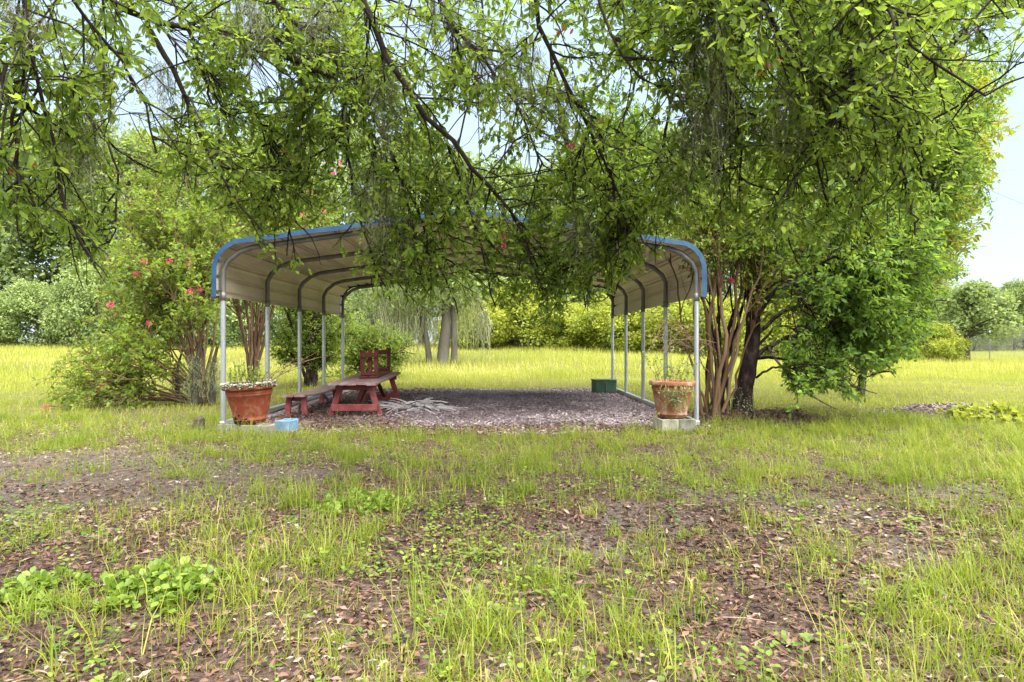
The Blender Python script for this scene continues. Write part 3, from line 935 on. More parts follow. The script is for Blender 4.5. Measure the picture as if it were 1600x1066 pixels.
def oak():
    tx, ty = -4.9, .4
    root = thing('oak_tree', (tx, ty, 0), 'dark oak boughs with leaves and hanging moss across the top foreground', 'tree')
    b = MB()
    trunk = smooth_path([(tx, ty, -.2), (tx + .05, ty, .8), (tx + .1, ty + .1, 2.0), (tx + .3, ty + .4, 3.1), (tx + .8, ty + 1.1, 3.8)], 12)
    b.tubes(trunk, [np.linspace(.36, .20, 12) * np.array([1.35, 1.1] + [1] * 10)], 14, .5)
    b.build('trunk', M['bark'], root, True)
    over = [smooth_path([(tx + .8, ty + 1.1, 3.8), (-3.0, 3.0, 4.1), (-1.2, 4.1, 4.35), (1.0, 4.5, 4.5), (2.6, 4.5, 4.35), (4.6, 4.3, 4.0)], 16),
            smooth_path([(tx + .8, ty + 1.1, 3.8), (-3.6, 3.6, 4.3), (-2.0, 5.2, 4.7), (.3, 5.9, 4.9), (2.4, 6.0, 4.7)], 14)]
    b = MB()
    for o in over:
        b.tubes(o, [np.linspace(.13, .05, len(o))], 10, .6)
        b2 = MB(); b2.tubes(o, [np.linspace(.13, .05, len(o))], 10, .6); b2.build('limb', M['bark'], root, True)
    allover = np.concatenate(over)
    # boughs traced in the photograph; the depth of each comes from the size of its leaves
    B = [
        ([(131, -20, 4.0), (165, 15, 4.1), (229, 30, 4.2), (285, 36, 4.3), (338, 56, 4.4), (383, 62, 4.5), (420, 54, 4.6), (480, 46, 4.8)], .042),
        ([(416, 56, 4.6), (450, 94, 4.7), (533, 124, 4.8), (570, 190, 4.9), (600, 250, 5.0)], .036),
        ([(400, -20, 4.5), (431, 26, 4.6), (484, 49, 4.6), (533, 90, 4.7), (563, 150, 4.8), (593, 203, 4.9), (620, 240, 5.0), (645, 322, 5.1), (655, 400, 5.2)], .034),
        ([(555, -25, 4.2), (578, 41, 4.3), (620, 109, 4.4), (657, 184, 4.5), (702, 225, 4.6), (758, 278, 4.8), (795, 315, 4.9), (829, 386, 5.1), (845, 460, 5.2)], .036),
        ([(668, -20, 4.4), (702, 38, 4.5), (743, 68, 4.5), (773, 113, 4.6), (818, 180, 4.7), (850, 260, 4.9)], .026),
        ([(829, -20, 4.0), (833, 41, 4.1), (878, 105, 4.2), (901, 165, 4.3), (934, 218, 4.4), (957, 296, 4.6), (975, 370, 4.8)], .028),
        ([(925, -20, 3.8), (955, 60, 3.9), (985, 120, 4.0), (1040, 140, 4.1), (1090, 175, 4.2)], .018),
        ([(30, -20, 3.2), (38, 49, 3.3), (56, 94, 3.4), (56, 143, 3.5), (75, 188, 3.6), (85, 260, 3.7), (110, 340, 3.8), (150, 420, 3.9)], .022),
        ([(95, -20, 3.6), (128, 34, 3.7), (161, 56, 3.8), (190, 90, 3.9), (230, 160, 4.0), (245, 240, 4.1)], .020),
        ([(229, 38, 4.2), (270, 94, 4.3), (296, 161, 4.4), (319, 233, 4.5), (360, 300, 4.6), (410, 360, 4.7)], .026),
        ([(290, 40, 4.3), (319, 113, 4.4), (338, 169, 4.5), (345, 240, 4.6)], .018),
        ([(1193, -20, 3.4), (1190, 60, 3.5), (1231, 113, 3.5), (1276, 124, 3.6), (1336, 143, 3.6), (1389, 176, 3.7), (1430, 203, 3.8), (1500, 240, 3.9)], .020),
        ([(1336, -20, 3.6), (1336, 75, 3.7), (1332, 131, 3.7), (1300, 190, 3.8), (1275, 260, 3.9)], .022),
        ([(1360, -20, 3.2), (1389, 68, 3.3), (1441, 75, 3.3), (1490, 120, 3.4), (1540, 150, 3.5)], .014),
        ([(1575, -25, 3.5), (1550, 8, 3.6), (1516, 45, 3.6), (1480, 80, 3.7)], .016),
        ([(1400, 180, 3.7), (1411, 225, 3.7), (1419, 300, 3.8), (1430, 368, 3.9)], .010),
        ([(1100, -20, 3.8), (1115, 80, 3.9), (1150, 160, 4.0), (1160, 250, 4.1), (1150, 330, 4.2)], .016),
        ([(500, -20, 5.2), (505, 80, 5.3), (480, 200, 5.4), (460, 320, 5.5), (448, 400, 5.6)], .018),
        ([(545, 110, 4.9), (540, 230, 5.1), (555, 330, 5.3), (590, 420, 5.4), (610, 470, 5.5)], .018),
        ([(640, 300, 5.1), (670, 380, 5.3), (700, 440, 5.4), (715, 490, 5.5)], .014),
        ([(700, 225, 4.7), (735, 330, 5.0), (760, 420, 5.2), (775, 480, 5.3)], .014),
        ([(860, 70, 4.8), (880, 200, 5.0), (900, 330, 5.2), (905, 430, 5.3), (915, 480, 5.4)], .016),
        ([(960, 290, 4.6), (985, 350, 4.8), (975, 420, 4.9), (960, 460, 5.0)], .011),
        ([(-40, 60, 3.4), (10, 100, 3.4), (25, 180, 3.5), (20, 280, 3.6), (60, 330, 3.7)], .016),
        ([(1040, -20, 4.4), (1060, 100, 4.5), (1030, 220, 4.7), (1050, 320, 4.8)], .014),
        ([(760, -20, 5.2), (740, 150, 5.3), (690, 300, 5.4), (640, 420, 5.5)], .014),
        ([(1240, -20, 4.2), (1250, 80, 4.3), (1220, 200, 4.4), (1230, 320, 4.5)], .014),
        ([(1450, -25, 4.2), (1440, 50, 4.3), (1400, 130, 4.4), (1350, 260, 4.5), (1330, 350, 4.6)], .014),
        ([(-60, 0, 4.6), (60, 60, 4.7), (110, 160, 4.8), (120, 280, 4.9)], .014),
        ([(200, -20, 4.9), (300, 100, 5.0), (400, 160, 5.1), (440, 250, 5.2), (420, 330, 5.3)], .016),
        ([(600, -20, 5.4), (520, 140, 5.4), (400, 250, 5.5), (360, 320, 5.5)], .014),
        ([(1000, 100, 5.0), (960, 250, 5.2), (930, 370, 5.3), (890, 460, 5.4)], .013),
        ([(1050, 150, 4.8), (1030, 260, 5.0), (990, 340, 5.1), (950, 400, 5.2)], .012),
        ([(40, 40, 4.4), (100, 140, 4.5), (160, 200, 4.6), (190, 290, 4.7), (170, 380, 4.8)], .014),
        ([(1500, -20, 5.0), (1480, 60, 5.0), (1420, 120, 5.1), (1380, 250, 5.2)], .014),
    ]
    main = []
    for pts, r in B:
        r *= .78
        P = [at(*p) for p in pts]
        if pts[0][1] < 0:                      # hang it from the nearest place on the limbs overhead
            j = np.argmin(np.linalg.norm(allover - (P[0] + np.array((0, 0, .4))), axis=1))
            P = [allover[j], P[0] * .6 + allover[j] * .4 + np.array((0, 0, .1))] + P
        Q = smooth_path(P, 16)
        Q[1:-1] += rng.normal(0, .012, Q[1:-1].shape)
        main.append(Q)
        b = MB()
        b.tubes(Q, [np.linspace(r * 1.0, max(.006, r * .32), 16)], 8, .45 + .2 * rng.random())
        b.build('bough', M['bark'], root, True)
    main = np.stack(main)
    l1 = spawn(main, 1150, .2, 1.0, (.35, 1.0), 1.0, .05, .45, 7, .18, oak_keep)
    l2 = spawn(l1, 6300, .15, 1.0, (.16, .42), .95, .05, .3, 5, .22, oak_keep)
    bt = MB()
    bt.tubes(l1, np.linspace(.0065, .0028, 7)[None] * rng.uniform(.7, 1.3, (len(l1), 1)), 5, .45)
    bt.tubes(l2[:, ::2], np.linspace(.0035, .0016, 3)[None], 3, .5)
    tag(bt.build('twigs', M['bark'], root, True), kind='stuff')
    bl = LeafPicker()
    leaves_on(bl, l2, 12, (.024, .070), (.62, .28), hang=.3, keep=oak_keep)
    leaves_on(bl, l1, 8, (.03, .07), (.5, .22), hang=.3, t0=.3, keep=oak_keep)
    bl.finish(root, M['oak_leaf'])
    bm = MB()
    for (px, py, d, n, rad, L) in ((500, 5, 4.4, 90, .07, (.15, .42)), (392, 5, 4.4, 100, .05, (.2, .50)), (1125, 0, 3.8, 90, .06, (.3, .9)), (1085, 60, 3.9, 70, .05, (.25, .7)), (1110, 170, 4.0, 60, .05, (.25, .6)), (1070, 200, 4.2, 50, .05, (.2, .6)), (1160, 40, 4.2, 50, .05, (.3, .8)),
                                    (150, 90, 4.0, 80, .07, (.25, .8)), (120, 200, 4.0, 70, .06, (.2, .6)), (600, 120, 4.6, 90, .08, (.2, .7)), (590, 270, 4.9, 80, .08, (.2, .6)),
                                    (815, 70, 4.3, 90, .08, (.2, .6)), (870, 140, 4.5, 90, .07, (.2, .5)), (1345, 15, 3.7, 70, .05, (.2, .55)), (620, 330, 5.1, 70, .07, (.2, .5)),
                                    (740, 60, 4.6, 60, .06, (.2, .5)), (690, 10, 4.5, 60, .05, (.1, .35)), (30, 10, 3.3, 60, .05, (.1, .3)), (905, 330, 4.8, 50, .05, (.2, .5)),
                                    (1230, 130, 3.7, 50, .05, (.2, .5)), (470, 150, 5.2, 60, .06, (.2, .6)), (250, 100, 4.3, 50, .05, (.2, .6))):
        moss_clump(bm, at(px, py, d), n, rad, L)
    tag(bm.build('moss', M['moss'], root, True), kind='stuff')
    for (px, py, d) in ((784, 372, 5.0), (787, 385, 5.0), (943, 190, 4.3), (893, 228, 4.4)):
        flower_cluster(root, at(px, py, d), .026)
    # a few leaves turned rust brown
    for (px, py, d) in ((30, 250, 3.6), (885, 45, 4.1), (455, 240, 5.2), (1200, 95, 3.5)):
        br = MB(); n = 7
        pos = at(px, py, d) + rng.normal(0, .03, (n, 3))
        put_leaves(br, pos, rvec(n) + np.array((0, 0, -1)), rvec(n), rng.uniform(.04, .07, n), rng.uniform(0, 1, n))
        tag(br.build('dead_leaves', M['rust_leaf'], root, True), kind='stuff')
oak()

# ------------------------------------------------------------------ generic shrub / tree near the carport
def bushy(name, base, stems, label, cat, bark, leaf, n1, n2, per, size, L1, L2, trunk_name='stem', lift=.1, droop=.5, keep=None, group=None, tone=(.5, .2), V=LEAF_V, F=LEAF_F, wid=1.0, spread=.8, sides=8, t1=.3, crook=.014):
    """stems: list of (points, r0, r1)"""
    root = thing(name, base, label, cat, group)
    allP = []
    for pts, r0, r1 in stems:
        Q = smooth_path(pts, 14)
        Q[1:-1] += rng.normal(0, crook, Q[1:-1].shape)
        b = MB()
        if r0 > .09:                           # a trunk: flared foot, knobbly, many rings
            Q = smooth_path(Q, 60)
            rr0 = np.linspace(r0, r1, 60) * (1 + .55 * np.exp(-np.arange(60) / 3.0))
            b.tubes(Q, [rr0], 22, .45, rough=.055)
        else:
            b.tubes(Q, [np.linspace(r0, r1, 14)], sides, .45 + .25 * rng.random())
        b.build(trunk_name, bark, root, True)
        allP.append(smooth_path(Q, 14) if len(Q) != 14 else Q)
    allP = np.stack(allP)
    l1 = spawn(allP, n1, t1, 1.0, L1, spread, lift, droop, 7, .16, keep)
    l2 = spawn(l1, n2, .15, 1.0, L2, .85, 0, .4, 5, .2, keep)
    b = MB()
    b.tubes(l1, np.linspace(.011, .004, 7)[None] * rng.uniform(.6, 1.3, (len(l1), 1)), 4, .5)
    b.tubes(l2[:, ::2], np.linspace(.004, .0016, 3)[None], 3, .5)
    tag(b.build('twigs', bark, root, True), kind='stuff')
    b = MB()
    leaves_on(b, l2, per, size, tone, V, F, wid, keep=keep)
    leaves_on(b, l1, per // 2, size, tone, V, F, wid, t0=.35, keep=keep)
    tag(b.build('foliage', leaf, root, True), kind='stuff')
    return root, allP, l1, l2

# dark trunked tree at the right front corner
tb = gp(1160, 652)
TB = (tb[0], tb[1], 0)
D0 = tb[1]
def keep_right(P):
    q = P[:, -1] if P.ndim == 3 else P
    px, py = proj(q)
    lo = np.interp(px, [700, 900, 960, 1010, 1060, 1100, 1150, 1200, 1250, 1300, 1400, 1430, 1470, 1510, 1600], [330, 350, 370, 330, 330, 350, 420, 520, 640, 655, 600, 560, 500, 400, 330])
    rx = np.interp(py, [-200, 0, 150, 200, 300, 400, 450, 620], [1650, 1600, 1560, 1580, 1540, 1510, 1460, 1440])
    nb = fbm(px, py, 60, 5) - .5
    k = (py < lo - 10 + 170 * nb + rng.normal(0, 10, len(px))) & (px < rx + 160 * nb + rng.normal(0, 8, len(px))) & (q[:, 2] > .25)
    k &= (fbm(px, py, 55, 16) + .14 * rng.random(len(px)) > np.where(py > 360, .37, .33))
    return k
def pR(px, py, dd=0):
    return tuple(at(px, py, D0 + dd))
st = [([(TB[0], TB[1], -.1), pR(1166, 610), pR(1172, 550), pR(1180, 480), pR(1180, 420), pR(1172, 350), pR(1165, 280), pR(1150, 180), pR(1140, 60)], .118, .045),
      ([pR(1178, 410), pR(1192, 375), pR(1220, 345), pR(1260, 318), pR(1330, 250, .2), pR(1400, 150, .4)], .065, .02),
      ([pR(1180, 560), pR(1215, 530, -.1), pR(1260, 520, -.2), pR(1320, 500, -.3), pR(1380, 480, -.4)], .035, .01),
      ([pR(1178, 500), pR(1210, 450, -.3), pR(1280, 430, -.6), pR(1360, 420, -.8)], .035, .01),
      ([pR(1170, 350), pR(1120, 320, .2), pR(1060, 280, .3), pR(990, 230, .5)], .035, .01),
      ([pR(1165, 280), pR(1210, 180, .3), pR(1290, 60, .6), pR(1360, -80, .8)], .05, .014),
      ([pR(1150, 200), pR(1080, 100, .3), pR(1000, 0, .5), pR(930, -80, .6)], .045, .012),
      ([pR(1270, 310, .1), pR(1360, 310, .3), pR(1440, 290, .5), pR(1500, 260, .6)], .03, .008),
      ([pR(1200, 540, -.1), pR(1230, 590, -.5), pR(1270, 620, -.8), pR(1310, 640, -.9)], .02, .006),
      ([pR(1320, 500, -.3), pR(1360, 540, -.4), pR(1390, 570, -.5), pR(1400, 590, -.5)], .014, .005),
      ([pR(1185, 520), pR(1230, 480, -.3), pR(1290, 470, -.5), pR(1350, 490, -.7), pR(1410, 520, -.8)], .03, .008),
      ([pR(1182, 590, 0), pR(1215, 570, -.5), pR(1250, 580, -.8), pR(1285, 610, -1.0)], .018, .006),
      ([pR(1185, 540, 0), pR(1220, 500, .4), pR(1250, 520, .6), pR(1280, 560, .7), pR(1290, 600, .7)], .02, .006),
      ([pR(1188, 460, 0), pR(1225, 430, -.3), pR(1250, 470, -.6), pR(1262, 520, -.7), pR(1265, 570, -.7)], .02, .006),
      ([pR(1185, 560, .1), pR(1240, 560, .3), pR(1300, 560, .4), pR(1350, 590, .5)], .025, .008),
      ([pR(1230, 530, -.15), pR(1280, 570, -.3), pR(1330, 600, -.4), pR(1370, 615, -.4)], .02, .006),
      ([pR(1190, 400, .1), pR(1260, 390, .2), pR(1340, 380, .3), pR(1430, 400, .4), pR(1460, 440, .4)], .03, .008),
      ([pR(1190, 470, -.1), pR(1240, 440, -.5), pR(1300, 400, -.7), pR(1370, 380, -.9)], .026, .008),
      ([pR(1400, 150, .4), pR(1470, 90, .5), pR(1540, 40, .6), pR(1570, -60, .6)], .02, .006),
      ([pR(1330, 250, .2), pR(1420, 220, .1), pR(1500, 190, .1), pR(1560, 190, .1)], .02, .006)]
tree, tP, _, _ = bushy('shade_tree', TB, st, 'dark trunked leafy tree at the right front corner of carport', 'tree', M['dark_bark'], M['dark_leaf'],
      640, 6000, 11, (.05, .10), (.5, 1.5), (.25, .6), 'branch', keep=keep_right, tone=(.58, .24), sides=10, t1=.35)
list(tree.children)[0].name = 'trunk'
# lichen on the foot of the trunk and moss in the limbs
b = MB()
for (px, py, n, L) in ((1215, 330, 50, (.3, .9)), (1260, 440, 40, (.2, .6)), (1330, 480, 40, (.2, .5)), (1100, 60, 60, (.4, 1.2)), (1110, 250, 60, (.4, 1.2)), (1285, 300, 40, (.3, .7))):
    moss_clump(b, pR(px, py, -.2), n, .1, L, .004)
tag(b.build('moss', M['moss'], tree, True), kind='stuff')

b = MB()                                       # grey-green lichen on the foot of the trunk
n = 900
a = rng.uniform(0, 6.28, n); z = np.abs(rng.normal(0, .22, n))
rr = .135 + .05 * np.exp(-z / .12)
ctr = np.stack([TB[0] + rr * np.cos(a) + .02 * z, TB[1] + rr * np.sin(a), z], -1)
put_leaves(b, ctr, rvec(n) + np.array((0, 0, -.8)), np.stack([np.cos(a), np.sin(a), a * 0], -1) + .4 * rvec(n), rng.uniform(.02, .05, n), rng.uniform(0, .8, n), SML_V, SML_F, .8)
tag(b.build('lichen', M['moss'], tree, True), kind='stuff')

# narrow-leaved yellow-green tree behind it, against the open sky
yb = at(1345, 533, 12.5)
YB = (yb[0], yb[1], 0)
def pY(px, py, dd=0): return tuple(at(px, py, 12.5 + dd))
def keep_y(P):
    q = P[:, -1] if P.ndim == 3 else P
    px, py = proj(q)
    rx = np.interp(py, [-200, 60, 150, 200, 300, 400, 450, 620], [1440, 1480, 1590, 1585, 1550, 1520, 1480, 1470])
    return (py < 545 + rng.normal(0, 14, len(px))) & (px < rx + rng.normal(0, 14, len(px)))
bushy('willowy_tree', YB, [([YB, pY(1350, 520), pY(1375, 440), pY(1400, 340), pY(1410, 200), pY(1400, 60)], .075, .03), ([pY(1397, 480), pY(1430, 420), pY(1460, 370), pY(1490, 330)], .06, .012), ([pY(1396, 430), pY(1360, 370), pY(1320, 300), pY(1300, 200)], .06, .012),
      ([pY(1400, 340), pY(1440, 270), pY(1490, 220), pY(1540, 190)], .05, .012), ([pY(1398, 500), pY(1420, 480), pY(1450, 470), pY(1480, 470)], .04, .01), ([pY(1397, 500), pY(1360, 480, .3), pY(1300, 460, .5), pY(1240, 440, .6)], .05, .01),
      ([pY(1400, 330), pY(1380, 240, .4), pY(1340, 130, .6), pY(1300, 60, .8)], .05, .012), ([pY(1405, 250), pY(1450, 160, .3), pY(1490, 110, .3), pY(1510, 90, .3)], .04, .01)],
      'yellow-green narrow-leaved tree behind dark trunked tree against the sky', 'tree', M['dark_bark'], M['vine_leaf'], 380, 4200, 11, (.09, .17), (.6, 1.6), (.3, .7), 'branch', keep=keep_y, tone=(.5, .2), wid=.75, t1=.3)

# tan many-stemmed crape myrtle beside it
mb_ = gp(1115, 655)
MBASE = (mb_[0], mb_[1], 0)
DM = mb_[1]
def pM(px, py, dd=0): return tuple(at(px, py, DM + dd))
rs = random.Random(3)
st = []
for (x0, x1, x2, y2, r) in ((1100, 1092, 1075, 330, .026), (1105, 1110, 1105, 300, .030), (1112, 1130, 1128, 280, .034), (1118, 1100, 1140, 290, .03), (1122, 1150, 1160, 330, .028), (1128, 1150, 1200, 360, .026),
                            (1108, 1070, 1042, 400, .022), (1115, 1125, 1090, 340, .024), (1125, 1140, 1148, 260, .03), (1130, 1165, 1215, 420, .02), (1103, 1120, 1065, 360, .018), (1120, 1105, 1120, 240, .022)):
    dd = rs.uniform(-.35, .35)
    st.append(([(at(x0, 652, DM)[0], DM * 1.0 + dd * .3, -.08), pM(x0 + (x1 - x0) * .5 + rs.uniform(-9, 9), 600, dd * .4), pM(x1, 540, dd * .7), pM((x1 + x2) / 2 + rs.uniform(-12, 12), 440, dd), pM(x2, y2, dd * 1.4)], r * 1.0, r * .4))
def keep_m(P):
    q = P[:, -1] if P.ndim == 3 else P
    px, py = proj(q)
    return (py < np.interp(px, [900, 1000, 1060, 1100, 1300], [330, 340, 420, 470, 520]) + rng.normal(0, 16, len(px)))
myr, _, ml1, _ = bushy('crape_myrtle', MBASE, st, 'tan many-stemmed crape myrtle between right front post and dark trunk', 'shrub', M['tan_bark'], M['myrtle_leaf'],
      200, 1350, 12, (.035, .075), (.5, 1.3), (.2, .5), 'stem', lift=.4, keep=keep_m, t1=.55, crook=.022)
for (px, py, dd) in ((1142, 440, -.1), (1180, 250, 0), (945, 190, -2.2)):
    pass
flower_cluster(myr, pM(1142, 438, -.2), .045)
for k in range(9):  # dark stems added behind, standing in for shade between the tan ones
    x0 = rs.uniform(1098, 1138)
    Q = smooth_path([pM(x0, 655, .15), pM(x0 + rs.uniform(-12, 12), 600, .25), pM(x0 + rs.uniform(-28, 28), 520, .4), pM(x0 + rs.uniform(-50, 60), rs.uniform(330, 430), .5)], 14)
    Q[0, 2] = -.05
    Q[1:-1] += rng.normal(0, .02, Q[1:-1].shape)
    b = MB(); b.tubes(Q, [np.linspace(rs.uniform(.018, .034), .008, 14)], 7, .4); b.build('stem', M['dark_bark'], myr, True)
# thin bare shoots and small sprays low on the left of it
b = MB()
for k in range(16):
    x0 = rs.uniform(1080, 1130)
    P = smooth_path([pM(x0, rs.uniform(520, 620), -.1), pM(x0 - rs.uniform(20, 60), rs.uniform(470, 560), -.4), pM(x0 - rs.uniform(50, 110), rs.uniform(480, 600), -.6)], 8)
    b.tubes(P, [np.linspace(.007, .002, 8)], 4, .8)
tag(b.build('bare_shoots', M['tan_bark'], myr, True), kind='stuff')

# ------------------------------------------------------------------ left of the carport
def fan_shrub(name, base_px, base_py, tips, label, flowers, n1, n2, leafm, barkm, keep=None, r=.022, per=11, size=(.035, .075), cat='shrub', lift=.2, L1=(.5, 1.2), t1=.4):
    bx, by = gp(base_px, base_py)
    d0 = by
    st = []
    for (tx, ty, dd) in tips:
        dd0 = rs.uniform(-.12, .12)
        mid = at(base_px + (tx - base_px) * .42 + rs.uniform(-6, 6), base_py + (ty - base_py) * .58, d0 + dd * .4)
        q = at(base_px + (tx - base_px) * .15, base_py + (ty - base_py) * .25, d0 + dd * .1)
        fat = 2.0 if (tx, ty) == (492, 300) else rs.uniform(.8, 1.4)
        st.append(([(bx + rs.uniform(-.14, .14), by + dd0, -.08), tuple(q), tuple(mid), tuple(at(tx, ty, d0 + dd))], r * fat, r * .3 * fat))
    root, P, a, c = bushy(name, (bx, by, 0), st, label, cat, barkm, leafm, n1, n2, per, size, L1, (.2, .5), 'stem', lift=lift, keep=keep, t1=t1, V=SML_V, F=SML_F, wid=1.15)
    for (px, py, dd) in flowers:
        flower_cluster(root, at(px, py, d0 + dd - .75), .046)
    return root
def keep_l(P):
    q = P[:, -1] if P.ndim == 3 else P
    px, py = proj(q)
    lo = np.interp(px, [40, 60, 110, 160, 220, 260, 340, 350, 420, 600], [650, 652, 648, 645, 650, 620, 560, 520, 470, 430])
    lx = np.interp(py, [150, 250, 400, 500, 560, 600, 650], [230, 170, 160, 110, 80, 70, 60])
    k = (py < lo + rng.normal(0, 18, len(px))) & (px > lx + rng.normal(0, 20, len(px)))
    # the open view through the posts
    k &= ~((px > 350) & (px < 450) & (py > 455) & (rng.random(len(px)) < .8))
    return k
fan_shrub('crape_myrtle', 320, 632, [(150, 470, -.6), (180, 560, -.9), (130, 590, -1.0), (215, 400, -.2), (255, 330, 0), (290, 280, .2), (340, 300, .3), (170, 620, -.9), (240, 470, .5), (310, 420, .5), (200, 520, -.3), (370, 330, .6), (125, 540, -.4), (140, 610, -1.2), (115, 570, -.6), (105, 615, -1.0), (205, 240, .4), (260, 225, .2), (310, 235, .3), (235, 290, -.4), (180, 300, .1), (72, 634, -1.2), (95, 600, -.9), (130, 500, 0), (165, 400, .3), (110, 600, -.8), (190, 590, -1.3), (230, 560, -1.0), (150, 430, .2), (190, 360, .4), (210, 300, .5), (250, 420, -.9), (290, 380, -.8)],
          'arching pink-flowered crape myrtle spreading over grass left of the carport', [(213, 428, -.5), (225, 408, -.4), (264, 408, -.3), (293, 414, -.2), (297, 455, -.4), (312, 452, -.2), (173, 476, -.6), (233, 505, -.5), (157, 605, -.3), (72, 636, -.5)],
          330, 3600, M['myrtle_leaf'], M['tan_bark'], keep_l, L1=(.6, 1.7), lift=.05, size=(.045, .095), per=10)
def keep_l2(P):
    q = P[:, -1] if P.ndim == 3 else P
    px, py = proj(q)
    return (py < 470 + rng.normal(0, 14, len(px))) & (px < 700)
fan_shrub('crape_myrtle', 395, 612, [(350, 380, 0), (370, 300, .3), (390, 260, .5), (420, 250, .2), (430, 320, .6), (455, 280, .4), (365, 440, -.3), (410, 400, .2), (480, 250, .8), (500, 300, .9), (440, 380, .3), (375, 400, -.4), (355, 450, -.2), (385, 340, .1), (400, 330, -.3), (415, 440, .5), (362, 350, .5), (425, 420, -.2), (345, 420, .4)],
          'tan stemmed crape myrtle standing beside second left carport post', [(463, 284, .2), (490, 300, .2), (472, 336, .3), (520, 270, .5), (440, 262, .2), (505, 330, .4), (530, 255, .5)],
          220, 2600, M['myrtle_leaf'], M['tan_bark'], keep_l2, r=.028)
def keep_dk(P):
    q = P[:, -1] if P.ndim == 3 else P
    px, py = proj(q)
    return (py < 625) & (px > 415) & (px < 560)
fan_shrub('dark_shrub', 485, 604, [(492, 300, .1), (440, 470, -.3), (455, 430, .1), (500, 420, .2), (520, 450, .5), (470, 380, .2), (510, 360, .4), (430, 520, -.2), (540, 500, .5), (535, 400, .6)],
          'blackish trunked bushy tree growing behind the bench', [], 240, 2600, M['myrtle_leaf'], M['dark_bark'], keep_dk, r=.05, cat='tree', lift=0, L1=(.4, 1.0), t1=.1)
# its main dark trunk
# green bush behind the far end of the table
def keep_gb(P):
    q = P[:, -1] if P.ndim == 3 else P
    px, py = proj(q)
    return (px < 650 + rng.normal(0, 8, len(px))) & (py > 490)
fan_shrub('leafy_bush', 565, 592, [(540, 520, 0), (560, 500, .3), (590, 510, .1), (610, 530, -.1), (635, 545, -.2), (580, 540, .4), (620, 570, -.2), (530, 550, .2), (600, 560, .2)],
          'bright green leafy bush beyond the far end of picnic table', [], 150, 1600, M['myrtle_leaf'], M['dark_bark'], keep_gb, r=.02, cat='bush', lift=.2, L1=(.3, .8), t1=.12)
# mossy stubs of trunks left of the carport
for (px, py, hpx, r, lab) in ((304, 636, 52, .062, 'leftmost mossy grey trunk under arching crape myrtle'), (331, 634, 50, .05, 'mossy grey trunk nearest the left front post'), (276, 628, 40, .035, 'thin mossy sapling trunk left of the thicker mossy trunks')):
    x, y = gp(px, py)
    root = thing('mossy_tree', (x, y, 0), lab, 'tree', 'mossy trunks left of the carport')
    h = hpx / FPX * y + .45
    P = smooth_path([(x, y, -.1), (x + .02, y, .4), (x - .03, y + .05, h * .6), (x + .05, y + .1, h)], 12)
    b = MB(); b.tubes(P, [r * np.linspace(1.2, .45, 12)], 10, .3); b.build('trunk', M['grey_bark'], root, True)
    b = MB()
    for k in range(5):
        moss_clump(b, P[5 + k] + rng.normal(0, .02, 3), 26, r * .9, (.15, .5), .004)
    tag(b.build('moss', M['moss'], root, True), kind='stuff')

# stump by the post
sx, sy = gp(312, 672)
b = MB()
pr = [(.001, -.05), (.075, -.05), (.068, .02), (.055, .08), (.052, .13), (.045, .155), (.02, .145), (.001, .14)]
b.lathe(pr, (0, 0, 0), 14, rotx(.12))
for v in b.V:
    ang = np.arctan2(v[:, 1], v[:, 0]); v[:, :2] *= (1 + .16 * np.sin(ang * 5 + 1) + .08 * np.sin(ang * 9))[:, None]; v += np.array((sx, sy, gz1(sx, sy)))
tag(b.build('tree_stump', M['stump'], None, True, origin=(sx, sy, gz1(sx, sy))), 'small dark weathered stump in grass left of front post', 'stump')

# green box by the rear right post
def green_box():
    x0, y = 2.22, 13.45
    root = thing('utility_box', (x0, y, 0), 'dark green painted box on the ground at rear right post', 'box')
    b = MB(); b.box((x0 - .03, y, .13), (.46, .32, .26), rotz(.12), .012); b.build('body', M['green_box'], root)
    b = MB(); b.box((x0 - .03, y, .268), (.49, .35, .022), rotz(.12), .008); b.build('lid', M['green_box'], root)
    b = MB(); b.box((x0 - .03 + .165 * math.sin(.12), y - .166, .14), (.02, .012, .2), rotz(.12), .004); b.build('divider', M['galv_dark'], root)
    b = MB(); b.tubes([(x0 + .26, y - .05, .0), (x0 + .24, y - .05, .2), (x0 + .2, y - .02, .42)], .008, 6); b.build('pipe', M['galv'], root, True)
green_box()

# heap of dry palm fronds by the table
def frond_heap():
    cx, cy = gp(642, 640)
    b = MB()
    n = 95
    for k in range(n):
        a = rng.uniform(0, 2 * math.pi); rr = rng.uniform(0, .42) ** 1
        p = np.array((cx + rr * math.cos(a) * 1.1, cy + rr * math.sin(a) * .9, gz1(cx, cy) + .01 + .10 * rng.random() * (1 - rr)))
        d = np.array((math.cos(a + rng.normal(0, .9)), math.sin(a + rng.normal(0, .9)), rng.uniform(-.05, .45)))
        L = rng.uniform(.2, .5)
        pts = np.stack([p + d * L * u + np.array((0, 0, -.25 * L * u * u)) for u in np.linspace(0, 1, 5)])
        pts[:, 2] = np.maximum(pts[:, 2], gz1(cx, cy) + .006)
        w_ = rng.uniform(.008, .028) * np.array([.5, 1, .9, .6, .08])
        s = nrm(np.cross(d, (0, 0, 1)))
        V = np.concatenate([pts + s * w_[:, None], pts + np.array((0, 0, .012)), pts - s * w_[:, None]])
        f = [(i, i + 1, 5 + i + 1, 5 + i) for i in range(4)] + [(5 + i, 5 + i + 1, 10 + i + 1, 10 + i) for i in range(4)]
        b.add(V, f, rng.uniform(.2, 1))
    tag(b.build('frond_pile', M['frond'], None, True, origin=(cx, cy, 0)), 'heap of dry grey palm fronds at foot of the table', 'fronds')
frond_heap()

